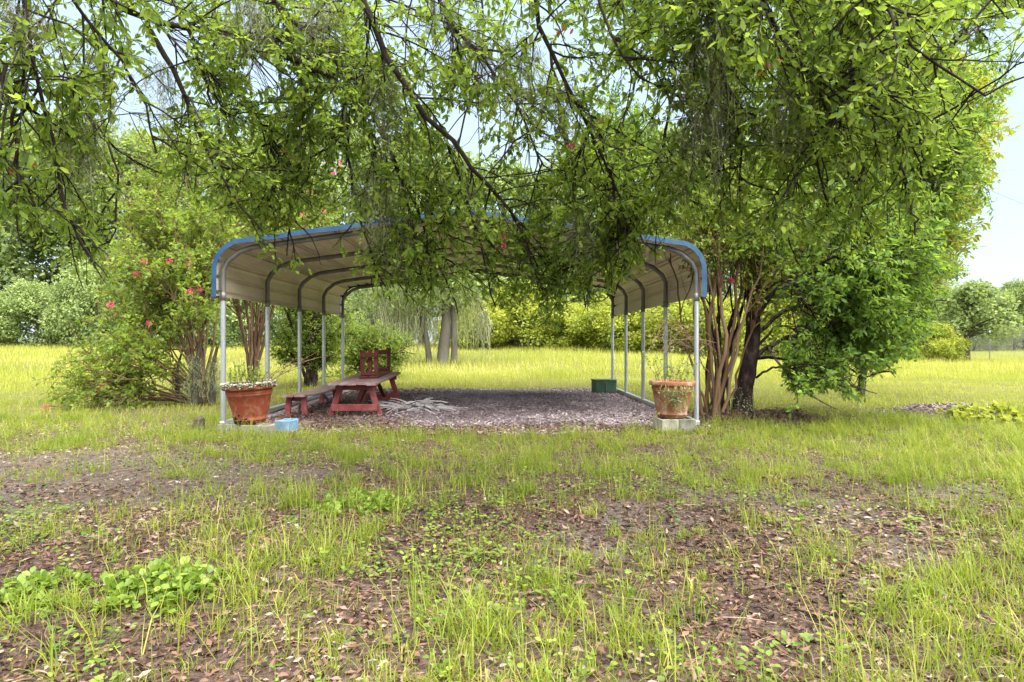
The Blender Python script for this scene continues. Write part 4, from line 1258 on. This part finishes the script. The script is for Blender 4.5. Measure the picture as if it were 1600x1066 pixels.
# plants in the pots
def pot_sprigs():
    root = thing('potted_plant', tuple(LP + np.array((0, 0, .42))), 'sparse green sprigs growing in the red crusted pot', 'plant')
    top = LP + np.array((0, 0, .42))
    P = []
    for k in range(26):
        a = rng.uniform(0, 6.28); r = rng.uniform(0, .2)
        p = top + np.array((r * math.cos(a) - .06, r * math.sin(a), 0))
        d = np.array((rng.normal(0, .35), rng.normal(0, .35), 1.0))
        P.append(smooth_path([p, p + d * .1, p + d * .2 * rng.uniform(.6, 1.4) + rng.normal(0, .03, 3)], 5))
    P = np.stack(P)
    b = MB(); b.tubes(P, [.003, .003, .0025, .002, .0015], 4, .6); tag(b.build('stems', M['tan_bark'], root, True), kind='stuff')
    b = MB(); leaves_on(b, P, 16, (.02, .045), (.55, .2)); tag(b.build('leaves', M['weed'], root, True), kind='stuff')
    b = MB()
    for k in range(6):                          # bare pale canes leaning to the right
        p = top + np.array((rng.uniform(0, .2), rng.uniform(-.1, .1), 0))
        e = p + np.array((rng.uniform(.4, .95), rng.uniform(.1, .8), rng.uniform(.15, .5)))
        m_ = (p + e) / 2 + np.array((0, 0, rng.uniform(.02, .12)))
        b.tubes(smooth_path([p, m_, e], 9), [np.linspace(.005, .002, 9)], 4, .6)
    tag(b.build('canes', M['tan_bark'], root, True), kind='stuff')
    root = thing('potted_plant', tuple(RP + np.array((0, 0, .4))), 'wispy trailing plant spilling over the dusty terracotta pot', 'plant')
    top = RP + np.array((0, 0, .41))
    P = []
    for k in range(40):
        a = rng.uniform(0, 6.28); r = rng.uniform(.03, .23)
        p = top + np.array((r * math.cos(a), r * math.sin(a), 0))
        if k < 17:                              # hanging over the front
            a = rng.uniform(-2.3, -.9)
            o_ = np.array((math.cos(a), math.sin(a), 0))
            q = top + o_ * .30
            P.append(smooth_path([top + o_ * .12, top + o_ * .22 + np.array((0, 0, .07)), q + np.array((0, 0, .02)), q + o_ * .02 + np.array((rng.normal(0, .05), 0, -.18)), q - o_ * .04 + np.array((rng.normal(0, .07), 0, -rng.uniform(.22, .42)))], 7))
        else:
            d = np.array((rng.normal(-.1, .5), rng.normal(0, .3), 1.0))
            P.append(smooth_path([p, p + d * .12, p + d * .3 * rng.uniform(.3, 1.3) + rng.normal(0, .05, 3)], 7))
    P = np.stack(P)
    b = MB(); b.tubes(P, np.linspace(.0035, .0015, 7), 4, .85); tag(b.build('stems', M['tan_bark'], root, True), kind='stuff')
    b = MB(); leaves_on(b, P, 15, (.02, .045), (.6, .25)); tag(b.build('leaves', M['weed'], root, True), kind='stuff')
    b = MB(); n = 70                            # spiky tuft on the front of the pot
    c = RP + np.array((-.03, -.255, .24))
    v = rvec(n); v[:, 1] = -np.abs(v[:, 1])
    put_leaves(b, np.repeat(c[None], n, 0), v, rvec(n), rng.uniform(.06, .12, n), rng.uniform(.4, 1, n), SML_V, SML_F, .18)
    tag(b.build('spiky_tuft', M['moss'], root, True), kind='stuff')
pot_sprigs()

# ------------------------------------------------------------------ background trees
def far_tree(name, seed, h, rad, crown_z0, nclump, nleaf, size, leaf, bark, trunk_r=.18, clump_r=.9, moss=0, tone=(.5, .22), squash=1.0):
    """prototype at the origin: trunk, limbs, and leaf clumps gathered round the limb ends"""
    r = np.random.default_rng(seed)
    root = thing(name, (0, 0, 0), '', 'tree')
    P = smooth_path([(0, 0, -.3), (r.normal(0, .1), r.normal(0, .1), h * .3), (r.normal(0, .3), r.normal(0, .3), h * .6), (r.normal(0, .4), r.normal(0, .4), h * .92)], 12)
    b = MB(); b.tubes(P, [np.linspace(trunk_r, trunk_r * .2, 12)], 8, .5); b.build('trunk', bark, root, True)
    u = r.uniform(0, 1, nclump)
    zc = crown_z0 + (h - crown_z0) * u
    prof = np.sin(np.clip(.18 + .8 * u, 0, 1) * math.pi) ** .6
    a = r.uniform(0, 2 * math.pi, nclump)
    rr = rad * prof * r.uniform(.25, 1.0, nclump) ** .6
    cc = np.stack([rr * np.cos(a), rr * np.sin(a), zc], -1)
    st_ = []
    for c in cc[:: max(1, nclump // 26)]:
        j = np.argmin(np.abs(P[:, 2] - max(crown_z0 * .7, c[2] * .75)))
        st_.append(smooth_path([P[j], (P[j] + c) / 2 + np.array((0, 0, .2)), c], 6))
    b = MB(); b.tubes(np.stack(st_), [np.linspace(trunk_r * .35, trunk_r * .08, 6)], 5, .5); tag(b.build('limbs', bark, root, True), kind='stuff')
    n = nclump * nleaf
    idx = np.repeat(np.arange(nclump), nleaf)
    cr = clump_r * r.uniform(.6, 1.3, nclump)
    v = nrm(r.normal(0, 1, (n, 3)))
    pos = cc[idx] + v * (cr[idx] * r.uniform(.2, 1, n) ** .5)[:, None] * np.array((1, 1, .75 * squash))
    pos[:, 2] = np.maximum(pos[:, 2], .05)
    d = v * .7 + nrm(r.normal(0, 1, (n, 3))) + np.array((0, 0, -.3))
    up = nrm(np.array((0, 0, .8)) + .6 * v + .5 * nrm(r.normal(0, 1, (n, 3))))
    tn = np.clip(r.normal(tone[0], tone[1], n) + r.normal(0, .14, nclump)[idx], 0, 1)
    b = MB(); put_leaves(b, pos, d, up, r.uniform(size[0], size[1], n), tn, FAR_V, FAR_F)
    tag(b.build('crown', leaf, root, False), kind='stuff')
    if moss:
        b = MB()
        m = cc[r.choice(nclump, moss)] + r.normal(0, .3, (moss, 3))
        for c in m:
            base = c + rng.normal(0, .35, (22, 3)) * np.array((1, 1, .4))
            strands(b, base, rng.uniform(.5, 1.8, 22), .022, .08, .05)
        tag(b.build('moss', M['moss'], root, True), kind='stuff')
    return root
protos = {
    'tall': far_tree('background_tree', 1, 11, 3.6, 2.2, 120, 150, (.14, .28), M['far_leaf'], M['grey_bark'], .22, 1.0, 14),
    'tall2': far_tree('background_tree', 2, 13, 3.9, 1.4, 130, 150, (.14, .30), M['far_leaf'], M['grey_bark'], .25, 1.1, 8, (.42, .2)),
    'bush': far_tree('background_bush', 3, 4.2, 3.0, .1, 105, 160, (.10, .21), M['far_leaf'], M['grey_bark'], .10, .8, 0, (.6, .2)),
    'vine': far_tree('vine_covered_bush', 4, 3.4, 3.2, .2, 95, 170, (.09, .20), M['vine_leaf'], M['grey_bark'], .10, .75, 0, (.55, .22)),
}
used = {}
def place(kind, px, depth, s, label, rz, cat, group, sz=None):
    p = protos[kind]
    if kind in used:
        o = copy_tree(p)
    else:
        o = p; used[kind] = 1
    q = at(px, 533, depth)
    x, y = q[0], q[1]
    o.location = (x, y, gz1(x, y))
    o.rotation_euler = (0, 0, rz)
    o.scale = (s, s, sz or s)
    tag(o, label, cat, group)
    return o
GT, GV = 'trees along the far edge of the field', 'bushes along the far edge of the field'
# left edge of the field
place('tall', 20, 50, 1.61, 'moss-hung grey-green tree at the far left edge of the picture', .3, 'tree', GT)
place('tall2', 120, 54, 1.47, 'tall pale green tree behind rounded bushes at far left', 1.2, 'tree', GT)
place('tall', 215, 52, 1.54, 'grey-green tree showing above the arching crape myrtle', 2.1, 'tree', GT)
place('tall2', 310, 55, 1.33, 'tall tree directly behind the left front post', 3.3, 'tree', GT)
place('bush', 55, 44, 1.0, 'rounded green bush at left end of far field edge', .5, 'bush', GV)
place('bush', 140, 43, .95, 'rounded green bush between far left bush and crape myrtle', 2.5, 'bush', GV, 1.25)
place('bush', 235, 45, 1.0, 'rounded bush half hidden behind the arching crape myrtle', 4.1, 'bush', GV)
place('bush', 320, 45, .9, 'far bush seen behind the mossy trunks', 5.1, 'bush', GV)
place('bush', -70, 45, 1.1, 'far bush cut off by the left picture edge', 1.1, 'bush', GV)
place('bush', 400, 42, .9, 'far bush seen between first and second left posts', .9, 'bush', GV)
place('tall', 420, 50, 1.54, 'far tree rising behind the left roof corner', 4.2, 'tree', GT)
place('tall2', 530, 52, 1.40, 'far tree rising behind the blue trim left of ridge', 5.2, 'tree', GT)
# centre, seen through the carport
place('vine', 735, 40, .8, 'yellow-green vine mound just right of central mossy tree', .2, 'bush', GV)
place('vine', 815, 41, 1.15, 'yellow-green vine mound in the middle of carport opening', 1.7, 'bush', GV)
place('vine', 890, 40, .75, 'yellow-green vine mound left of the rear right post', 2.9, 'bush', GV)
place('vine', 965, 38, .9, 'low yellow vine mound behind the rear right post', 3.7, 'bush', GV)
place('vine', 1045, 38, 1.1, 'yellow-green vine mound behind fourth right post', 4.9, 'bush', GV)
place('vine', 1130, 37, .95, 'vine mound behind the tan crape myrtle stems', 5.9, 'bush', GV)
place('bush', 770, 45, 1.15, 'darker green bush above the central vine mounds', 2.2, 'bush', GV, 1.4)
place('bush', 860, 46, 1.15, 'green bush behind vine mounds at centre right of carport', 3.2, 'bush', GV, 1.4)
place('bush', 940, 45, 1.0, 'green bush behind the low yellow vine mound', .1, 'bush', GV, 1.4)
place('tall', 660, 51, 1.54, 'far tree rising behind the roof ridge', .8, 'tree', GT)
place('tall2', 790, 52, 1.12, 'far tree behind centre of carport roof', 2.6, 'tree', GT)
place('tall', 900, 50, 1.40, 'far tree rising behind right half of the roof', 3.9, 'tree', GT)
place('tall2', 1030, 50, 1.33, 'far tree rising behind the right roof corner', 4.6, 'tree', GT)
place('bush', 600, 43, .95, 'green bush beyond the mossy tree, left of it', 1.9, 'bush', GV)
place('bush', 520, 43, .9, 'far bush seen between third and fourth left posts', 2.7, 'bush', GV)
# right
place('vine', 1215, 37, .9, 'vine mound seen just right of the dark trunk', 1.3, 'bush', GV)
place('tall', 1200, 46, 1.40, 'far tree behind the crown of dark trunked tree', 1.5, 'tree', GT)
place('bush', 1310, 40, .85, 'far bush under low right branches', 3.0, 'bush', GV)
place('bush', 1395, 39, .75, 'far bush at left end of the chain fence', 4.4, 'bush', GV)
place('tall2', 1330, 47, 1.26, 'far tree behind the right tree crown', .4, 'tree', GT)
place('tall', 1435, 42, 0.72, 'yellow-green tree in front of the open sky at right', 2.9, 'tree', GT, .82)
place('bush', 1520, 70, 1.4, 'distant bush beyond the fence at right', .7, 'bush', GV)
place('bush', 1600, 75, 1.7, 'distant dark bush beyond fence by right picture edge', 1.9, 'bush', GV)
place('tall', 1585, 62, 0.62, 'small distant tree above the fence at right edge', 5.0, 'tree', GT)
place('bush', 1690, 70, 1.5, 'distant bush cut off by the right picture edge', 2.3, 'bush', GV)
fp = far_tree('fence_tree', 12, 4.0, 2.0, 1.5, 46, 120, (.10, .22), M['far_leaf'], M['grey_bark'], .17, .6, 0, (.55, .28))
place('vine', 1452, 33, .55, 'low bush at the left end of the chain fence', 2.2, 'bush', GV)
q = at(1512, 533, 33.5); fp.location = (q[0], q[1], gz1(q[0], q[1])); tag(fp, 'small tree with thick dark trunk beside the chain fence', 'tree')

# mossy tree in the middle of the field
def mossy_tree():
    x, y = gp(690, 576)
    root = thing('mossy_tree', (x, y, 0), 'grey tree draped in long curtains of hanging moss beyond carport', 'tree')
    def pp(px, py, dd=0): return at(px, py, y + dd)
    b0 = [[(x, y, -.1), pp(694, 540), pp(700, 490), pp(690, 420), pp(660, 340)], [(x + .45, y + .2, -.1), pp(712, 540), pp(705, 470), pp(730, 400), pp(760, 330)], [(x - .5, y + .3, -.1), pp(668, 530), pp(655, 480), pp(630, 430), pp(590, 400)]]
    for k, pts in enumerate(b0):
        Q = smooth_path(pts, 12)
        b = MB(); b.tubes(Q, [np.linspace((.26, .14, .13)[k], .06, 12)], 9, .6); b.build('trunk', M['grey_bark'], root, True)
    limbs = [smooth_path([pp(690, 470), pp(650, 450, .3), pp(610, 470, .3), pp(570, 500, .4)], 8), smooth_path([pp(655, 480), pp(625, 462), pp(600, 480), pp(585, 510)], 8), smooth_path([pp(700, 460), pp(730, 440), pp(750, 470), pp(760, 500)], 8),
             smooth_path([pp(690, 440), pp(660, 420, -.6), pp(620, 430, -.8), pp(590, 450, -1)], 8), smooth_path([pp(690, 420), pp(640, 400, .6), pp(600, 420, .8), pp(550, 440, 1)], 8)]
    for l in limbs:
        b = MB(); b.tubes(l, [np.linspace(.06, .02, 8)], 6, .6); b.build('limb', M['grey_bark'], root, True)
    b = MB()
    for l in limbs:
        for p in smooth_path(l, 16)[1:]:
            n = 15
            base = p + rng.normal(0, .12, (n, 3))
            zmax = max(.5, p[2] - .15)
            strands(b, base, zmax * rng.uniform(.12, .9, n) ** 1.2, .011, .10, .07, (.7, .25))
    for px in np.arange(600, 722, 6):
        n = 16
        base = pp(px, rng.uniform(470, 510), rng.uniform(-.8, .8)) + rng.normal(0, .15, (n, 3))
        strands(b, base, rng.uniform(.3, 1.7, n), .012, .10, .07, (.7, .25))
    tag(b.build('moss', M['moss'], root, True), kind='stuff')
    n = 5200
    b = MB()
    c = pp(650, 430)
    v = rvec(n)
    pos = c + v * rng.uniform(.3, 1, (n, 1)) ** .5 * np.array((3.4, 2.2, 1.7))
    kk = pos[:, 2] > 1.7
    put_leaves(b, pos[kk], rvec(n)[kk], rvec(n)[kk] + np.array((0, 0, .7)), rng.uniform(.10, .2, n)[kk], np.clip(rng.normal(.5, .2, n)[kk], 0, 1), FAR_V, FAR_F)
    tag(b.build('crown', M['far_leaf'], root), kind='stuff')
mossy_tree()

# ------------------------------------------------------------------ chain fence and wires
def fence():
    y = 36.0
    x0, x1 = at(1395, 533, y)[0], at(1800, 533, y)[0]
    h = 1.95
    root = thing('chain_fence', ((x0 + x1) / 2, y, 0), 'grey chain-link fence along the right edge of the field', 'fence')
    npst = 6
    for k in range(npst):
        x = x0 + (x1 - x0) * k / (npst - 1)
        z = gz1(x, y)
        b = MB(); b.tubes([(x, y, z - .3), (x, y, z + h * .5), (x, y, z + h + .04)], .032, 8, cap=True); b.build('post', M['wire'], root, True)
    xs = np.linspace(x0, x1, 24)
    top = np.stack([xs, np.full(24, y - .04), gz(xs, np.full(24, y)) + h], -1)
    b = MB(); b.tubes(top, .024, 8); b.build('top_rail', M['wire'], root, True)
    b = MB()
    k = np.arange(x0 - h, x1, .16)
    for s in (1, -1):
        a0 = np.stack([k if s > 0 else k + h, np.full(len(k), y - .07 - .006 * s), np.full(len(k), .03)], -1)
        a1 = a0 + np.array((s * h, 0, h))
        P = np.stack([a0, a1], 1)
        ok = (a0[:, 0] > x0 - .01) & (a1[:, 0] > x0 - .01) & (a0[:, 0] < x1) & (a1[:, 0] < x1)
        b.tubes(P[ok], .0035, 3)
    tag(b.build('wire_mesh', M['wire'], root), kind='stuff')
fence()
def wires():
    # poles: one out of frame to the right, one hidden behind the trees
    yA = 60.0
    pr = at(1860, 300, yA); pl = at(1230, 300, 64)
    for p, lab in ((pr, 'wooden utility pole beyond the right picture edge'), (pl, 'wooden utility pole hidden behind the right trees')):
        root = thing('utility_pole', (p[0], p[1], 0), lab, 'pole', 'utility poles')
        b = MB(); b.tubes([(p[0], p[1], -.5), (p[0], p[1], 9), (p[0], p[1], 19.6)], [[.17, .15, .11]], 10, cap=True); b.build('shaft', M['pole'], root, True)
        b = MB(); b.box((p[0], p[1] - .16, 18.9), (2.0, .1, .12)); b.build('crossarm', M['pole'], root)
    for (pa, pb, lab) in (((1490, 272), (1620, 262), 'upper overhead wire crossing the sky at right'), ((1500, 278), (1640, 336), 'lower overhead wire sloping down at the right edge')):
        a, b_ = at(pa[0], pa[1], 62), at(pb[0], pb[1], 61)
        d = b_ - a
        P = np.stack([a + d * t + np.array((0, 0, .12 * ((t - .5) ** 2))) for t in np.linspace(-1.6, 2.4, 16)])
        b = MB(); b.tubes(P, .022, 5)
        tag(b.build('overhead_wire', M['galv_dark'], None, True, origin=tuple(a)), lab, 'wire', 'overhead wires')
wires()

# ------------------------------------------------------------------ grass, weeds, litter
def wedge(n, y0, y1, mar=1.4, k=.86, p=1.0):
    y = y0 + (y1 - y0) * rng.uniform(0, 1, n * 3) ** p
    W = k * y + mar
    keep = rng.uniform(0, 1, n * 3) < W / (k * y1 + mar)
    y = y[keep][:n]
    x = rng.uniform(-1, 1, len(y)) * (k * y + mar)
    return x, y
def blades(mb, x, y, L, width, tone, lean=.35, curl=.5, far=False):
    n = len(x)
    z = gtop(x, y) - .01
    b0 = np.stack([x, y, z], -1)
    a = rng.uniform(0, 2 * math.pi, n)
    out = np.stack([np.cos(a), np.sin(a), np.zeros(n)], -1)
    side = np.stack([-np.sin(a), np.cos(a), np.zeros(n)], -1)
    ln = np.abs(rng.normal(0, lean, n))
    d = nrm(out * ln[:, None] + np.array((0, 0, 1)))
    cv = np.abs(rng.normal(0, curl, n))
    m = b0 + d * (L * .5)[:, None]
    d2 = nrm(d + out * cv[:, None] - np.array((0, 0, 1)) * (cv * .35)[:, None])
    t = m + d2 * (L * .5)[:, None]
    s = side * width[:, None] * .5
    V = np.stack([b0 - s, b0 + s, m + s * .8, m - s * .8, t], 1)
    if far:
        mb.add(V[:, [0, 1, 4]], [(0, 1, 2)], tone)
    else:
        mb.add(V, [(0, 1, 2, 3), (3, 2, 4)], tone)

def lawn():
    # tufts under and in front of the trees
    b = MB()
    x, y = wedge(25000, 1.2, 9.2, 1.3)
    g, sand, mul, bare = maps(x, y)
    k = rng.uniform(0, 1, len(x)) < np.clip((g - .2) * 1.1, 0.03, 1)
    x, y, g = x[k], y[k], g[k]
    nb = np.clip(rng.gamma(2.0, 5.2, len(x)) * (.5 + .9 * g), 3, 34).astype(int)
    idx = np.repeat(np.arange(len(x)), nb)
    big = rng.gamma(1.6, .6, len(x)) * .85 + .3
    big = np.clip(big, .3, 2.6) * (.7 + .7 * vnoise(x, y, .45, 71))
    X = x[idx] + rng.normal(0, .022, len(idx)) * big[idx]; Y = y[idx] + rng.normal(0, .022, len(idx)) * big[idx]
    L = rng.uniform(.04, .125, len(idx)) * big[idx]
    tt = np.clip(rng.normal(.5, .16, len(x))[idx] + rng.normal(0, .14, len(idx)), 0, 1)
    xs, ys = wedge(30000, 1.2, 9.0, 1.3)         # short, half dry thatch between the tufts
    X = np.concatenate([X, xs]); Y = np.concatenate([Y, ys])
    L = np.concatenate([L, rng.uniform(.02, .06, len(xs))]); tt = np.concatenate([tt, np.clip(rng.normal(.66, .25, len(xs)), 0, 1)])
    ok = ~in_port(X, Y, -.1)
    blades(b, X[ok], Y[ok], L[ok], rng.uniform(.0025, .0055, ok.sum()), tt[ok], .6, .85)
    tag(b.build('grass', M['grass'], None, False), 'patchy short grass tufts in leaf litter in the foreground', 'grass', kind='stuff')
    # taller thin strip along the carport front, then the sunny field
    b = MB()
    x, y = wedge(120000, 7.4, 21, 1.6, .9)
    g, sand, mul, bare = maps(x, y)
    k = (rng.uniform(0, 1, len(x)) < np.clip(g - .1, 0, 1) * np.where(y < 9.2, sstep(.45, .66, fbm(x, y, .4, 61)) * .7 + .03, 1)) & ~in_port(x, y, .05)
    x, y = x[k], y[k]
    blades(b, x, y, rng.uniform(.05, .17, len(x)) * (1 + .9 * sstep(12, 20, y)) * (.35 + 1.2 * vnoise(x, y, 1.1, 8)), rng.uniform(.005, .010, len(x)), np.clip(rng.normal(.45, .17, len(x)) + .9 * (fbm(x, y, 2.6, 11) - .5), 0, 1), .5, .7)
    x, y = wedge(130000, 20, 54, 3, .95)
    blades(b, x, y, rng.uniform(.18, .42, len(x)) * (.45 + 1.0 * vnoise(x, y, 3, 8)), rng.uniform(.014, .03, len(x)), np.clip(rng.normal(.5, .17, len(x)) + 1.1 * (fbm(x, y, 6, 12) - .5), 0, 1), .3, .45, True)
    tag(b.build('field_grass', M['field_grass'], None, False), 'bright yellow-green grass of the open field behind the carport', 'grass', kind='stuff')
    # brown leaf litter in front
    b = MB()
    x, y = wedge(80000, 1.2, 8.6, 1.3)
    xn, yn = wedge(45000, 1.2, 4.2, 1.0)
    x, y = np.concatenate([x, xn]), np.concatenate([y, yn])
    g, sand, mul, bare = maps(x, y)
    k = rng.uniform(0, 1, len(x)) < np.clip(1.15 - .45 * g - .6 * sand, .08, 1)
    k &= ~in_port(x, y, -.2)
    x, y = x[k], y[k]
    n = len(x)
    pos = np.stack([x, y, gtop(x, y) + rng.uniform(.002, .016, n)], -1)
    d = np.stack([rng.normal(0, 1, n), rng.normal(0, 1, n), rng.normal(0, .18, n)], -1)
    up = np.array((0, 0, 1)) + .5 * rng.normal(0, 1, (n, 3))
    zone = np.clip(.42 + .9 * (fbm(x, y, 1.2, 31) - .5) + .25 * sstep(-1, -4, x) * sstep(4, 6, y), 0, 1)
    put_leaves(b, pos, d, up, rng.gamma(3.0, .0085, n).clip(.008, .055), np.clip(zone - .06 + rng.normal(0, .24, n), 0, 1), SML_V, SML_F, .85)
    x2, y2 = wedge(7000, 1.3, 5.0, 1.0)          # bigger curled leaves near by
    n = len(x2); ok = rng.random(n) < np.clip(1.2 - .6 * maps(x2, y2)[0], .1, 1)
    cl = LEAF_V * np.array((1, 1, 3.2)) + np.array((0, 0, .02))
    put_leaves(b, np.stack([x2, y2, gtop(x2, y2) + rng.uniform(.004, .018, n)], -1)[ok], np.stack([rng.normal(0, 1, n), rng.normal(0, 1, n), rng.normal(0, .2, n)], -1)[ok],
               (np.array((0, 0, 1)) * rng.choice([-1, 1], n)[:, None] + .5 * rng.normal(0, 1, (n, 3)))[ok], rng.uniform(.018, .048, n)[ok], np.clip(rng.normal(.36, .22, n), 0, 1)[ok], cl, LEAF_F, 1.1)
    n = 2600                                    # fallen twigs among the leaves
    x, y = wedge(n, 1.3, 8.4, 1.2); n = len(x)
    p0 = np.stack([x, y, gtop(x, y) + rng.uniform(.006, .018, n)], -1)
    a = rng.uniform(0, 6.28, n); L = rng.uniform(.04, .22, n)
    d = np.stack([np.cos(a), np.sin(a), rng.normal(0, .05, n)], -1) * L[:, None]
    ok = ~in_port(x, y, -.2)
    P = np.stack([p0 - d * .5, p0 + rng.normal(0, .008, (n, 3)) * np.array((1, 1, .4)), p0 + d * .5], 1)
    b.tubes(P[ok], rng.uniform(.0012, .003, (n, 1))[ok] * np.array([[1, .9, .6]]), 4, rng.uniform(.1, .8, n)[ok])
    tag(b.build('leaf_litter', M['litter'], None, False), 'brown fallen leaves and bark bits over the foreground soil', 'leaf litter', kind='stuff')
    # bark mulch under the roof
    b = MB()
    n = 50000
    x = rng.uniform(PX0 + .25, PX1 + .1, n); y = PY0 - .72 + (PY1 - PY0 + .95) * rng.uniform(0, 1, n) ** 1.3
    left = (x < -1.6)
    pos = np.stack([x, y, gz(x, y) + rng.uniform(.002, .02, n) + np.where(rng.random(n) < .03, .02, 0)], -1)
    d = np.stack([rng.normal(0, 1, n), rng.normal(0, 1, n), rng.normal(0, .25, n)], -1)
    up = np.array((0, 0, 1)) + .5 * rng.normal(0, 1, (n, 3))
    br = (sstep(-.9, -2.0, x + 1.2 * (fbm(x, y, 1.0, 41) - .5)) > rng.random(n)) | (sstep(8.5, 7.9, y) > rng.random(n) * 1.1)
    tn = np.clip(rng.normal(.55, .2, n) + .9 * (fbm(x, y, .9, 44) - .5), 0, 1)
    b2 = MB()
    put_leaves(b, pos[~br], d[~br], up[~br], rng.uniform(.025, .06, n)[~br], tn[~br], SML_V, SML_F, .8)
    put_leaves(b2, pos[br], d[br], up[br], rng.uniform(.025, .07, n)[br], np.clip(tn[br] - .05, 0, 1), SML_V, SML_F, .8)
    n = 5000
    cx, cy = gp(1495, 650)
    x = cx + rng.normal(0, .55, n); y = cy + rng.normal(0, .4, n)
    pos = np.stack([x, y, gtop(x, y) + rng.uniform(.0, .03, n)], -1)
    put_leaves(b, pos, np.stack([rng.normal(0, 1, n), rng.normal(0, 1, n), rng.normal(0, .3, n)], -1), np.array((0, 0, 1)) + .5 * rng.normal(0, 1, (n, 3)), rng.uniform(.03, .08, n), np.clip(rng.normal(.35, .22, n), 0, 1), SML_V, SML_F, .7)
    cx, cy = gp(1175, 658)
    n = 5000
    x = cx + rng.normal(0, .7, n); y = cy + rng.normal(0, .3, n)
    pos = np.stack([x, y, gtop(x, y) + rng.uniform(.0, .03, n)], -1)
    put_leaves(b2, pos, np.stack([rng.normal(0, 1, n), rng.normal(0, 1, n), rng.normal(0, .3, n)], -1), np.array((0, 0, 1)) + .5 * rng.normal(0, 1, (n, 3)), rng.uniform(.03, .07, n), np.clip(rng.normal(.25, .2, n), 0, 1), SML_V, SML_F, .7)
    tag(b.build('bark_mulch', M['mulch'], None, False), 'purplish grey bark mulch on the carport floor', 'mulch', kind='stuff')
    tag(b2.build('brown_mulch', M['litter'], None, False), 'brown dry leaves around the picnic table and trunks', 'mulch', kind='stuff')
    # low broad-leaved weeds
    b = MB()
    x, y = wedge(15000, 1.3, 7.4, 1.2)
    n_ = fbm(x, y, .9, 51)
    wgt = np.clip((n_ - .40) * 2.2, 0, 1) * np.where(x < .3, 1, .45) * sstep(6.5, 4, y)
    k = rng.random(len(x)) < wgt
    x, y = x[k], y[k]
    per = 7
    idx = np.repeat(np.arange(len(x)), per); n = len(idx)
    hgt = rng.uniform(.01, .06, n)
    r_ = rng.uniform(.0, .04, n); a = rng.uniform(0, 6.28, n)
    pos = np.stack([x[idx] + r_ * np.cos(a), y[idx] + r_ * np.sin(a), gtop(x[idx], y[idx]) + hgt], -1)
    d = np.stack([np.cos(a), np.sin(a), rng.normal(.1, .25, n)], -1)
    put_leaves(b, pos, d, np.array((0, 0, 1)) + .3 * rvec(n), rng.uniform(.012, .032, n), np.clip(rng.normal(.5, .2, len(x))[idx] + rng.normal(0, .1, n), 0, 1), LEAF_V, LEAF_F, 1.7)
    tag(b.build('weeds', M['weed'], None, True), 'low broad-leaved weeds scattered among the foreground grass', 'weeds', kind='stuff')
lawn()

def weed_plant(px, py, rad, hgt, n, mat, label, size=(.03, .055)):
    x0, y0 = gp(px, py)
    z0 = gz1(x0, y0)
    root = thing('weed_plant', (x0, y0, z0), label, 'weed')
    P = []
    for k in range(n):
        a = rng.uniform(0, 6.28); r = rad * math.sqrt(rng.random())
        p = np.array((x0 + r * math.cos(a), y0 + r * math.sin(a), 0)); p[2] = gz1(p[0], p[1]) - .01
        hh = hgt * (1.05 - .6 * r / rad) * rng.uniform(.6, 1.2)
        P.append(smooth_path([p, p + np.array((rng.normal(0, .02), rng.normal(0, .02), hh * .5)), p + np.array((rng.normal(0, .04) + .03 * math.cos(a), rng.normal(0, .04), hh))], 5))
    P = np.stack(P)
    b = MB(); b.tubes(P, [.0025, .0025, .002, .002, .0015], 4, .6); tag(b.build('stems', M['weed'], root, True), kind='stuff')
    b = MB(); leaves_on(b, P, 9, size, (.6, .18), wid=1.6, hang=0, upb=1.6, t0=.35); tag(b.build('leaves', mat, root, True), kind='stuff')
weed_plant(245, 935, .20, .11, 75, M['weed'], 'bright green broad-leaved weed clump in the left foreground', (.025, .05))
weed_plant(565, 795, .26, .10, 60, M['weed'], 'bushy green weed patch left of centre in front of carport', (.025, .05))
weed_plant(1575, 662, .75, .22, 120, M['vine_leaf'], 'yellow-green leafy weed on the mulch mound at right edge', (.05, .11))
weed_plant(60, 935, .18, .08, 50, M['weed'], 'green weed clump at the left picture edge foreground', (.02, .045))
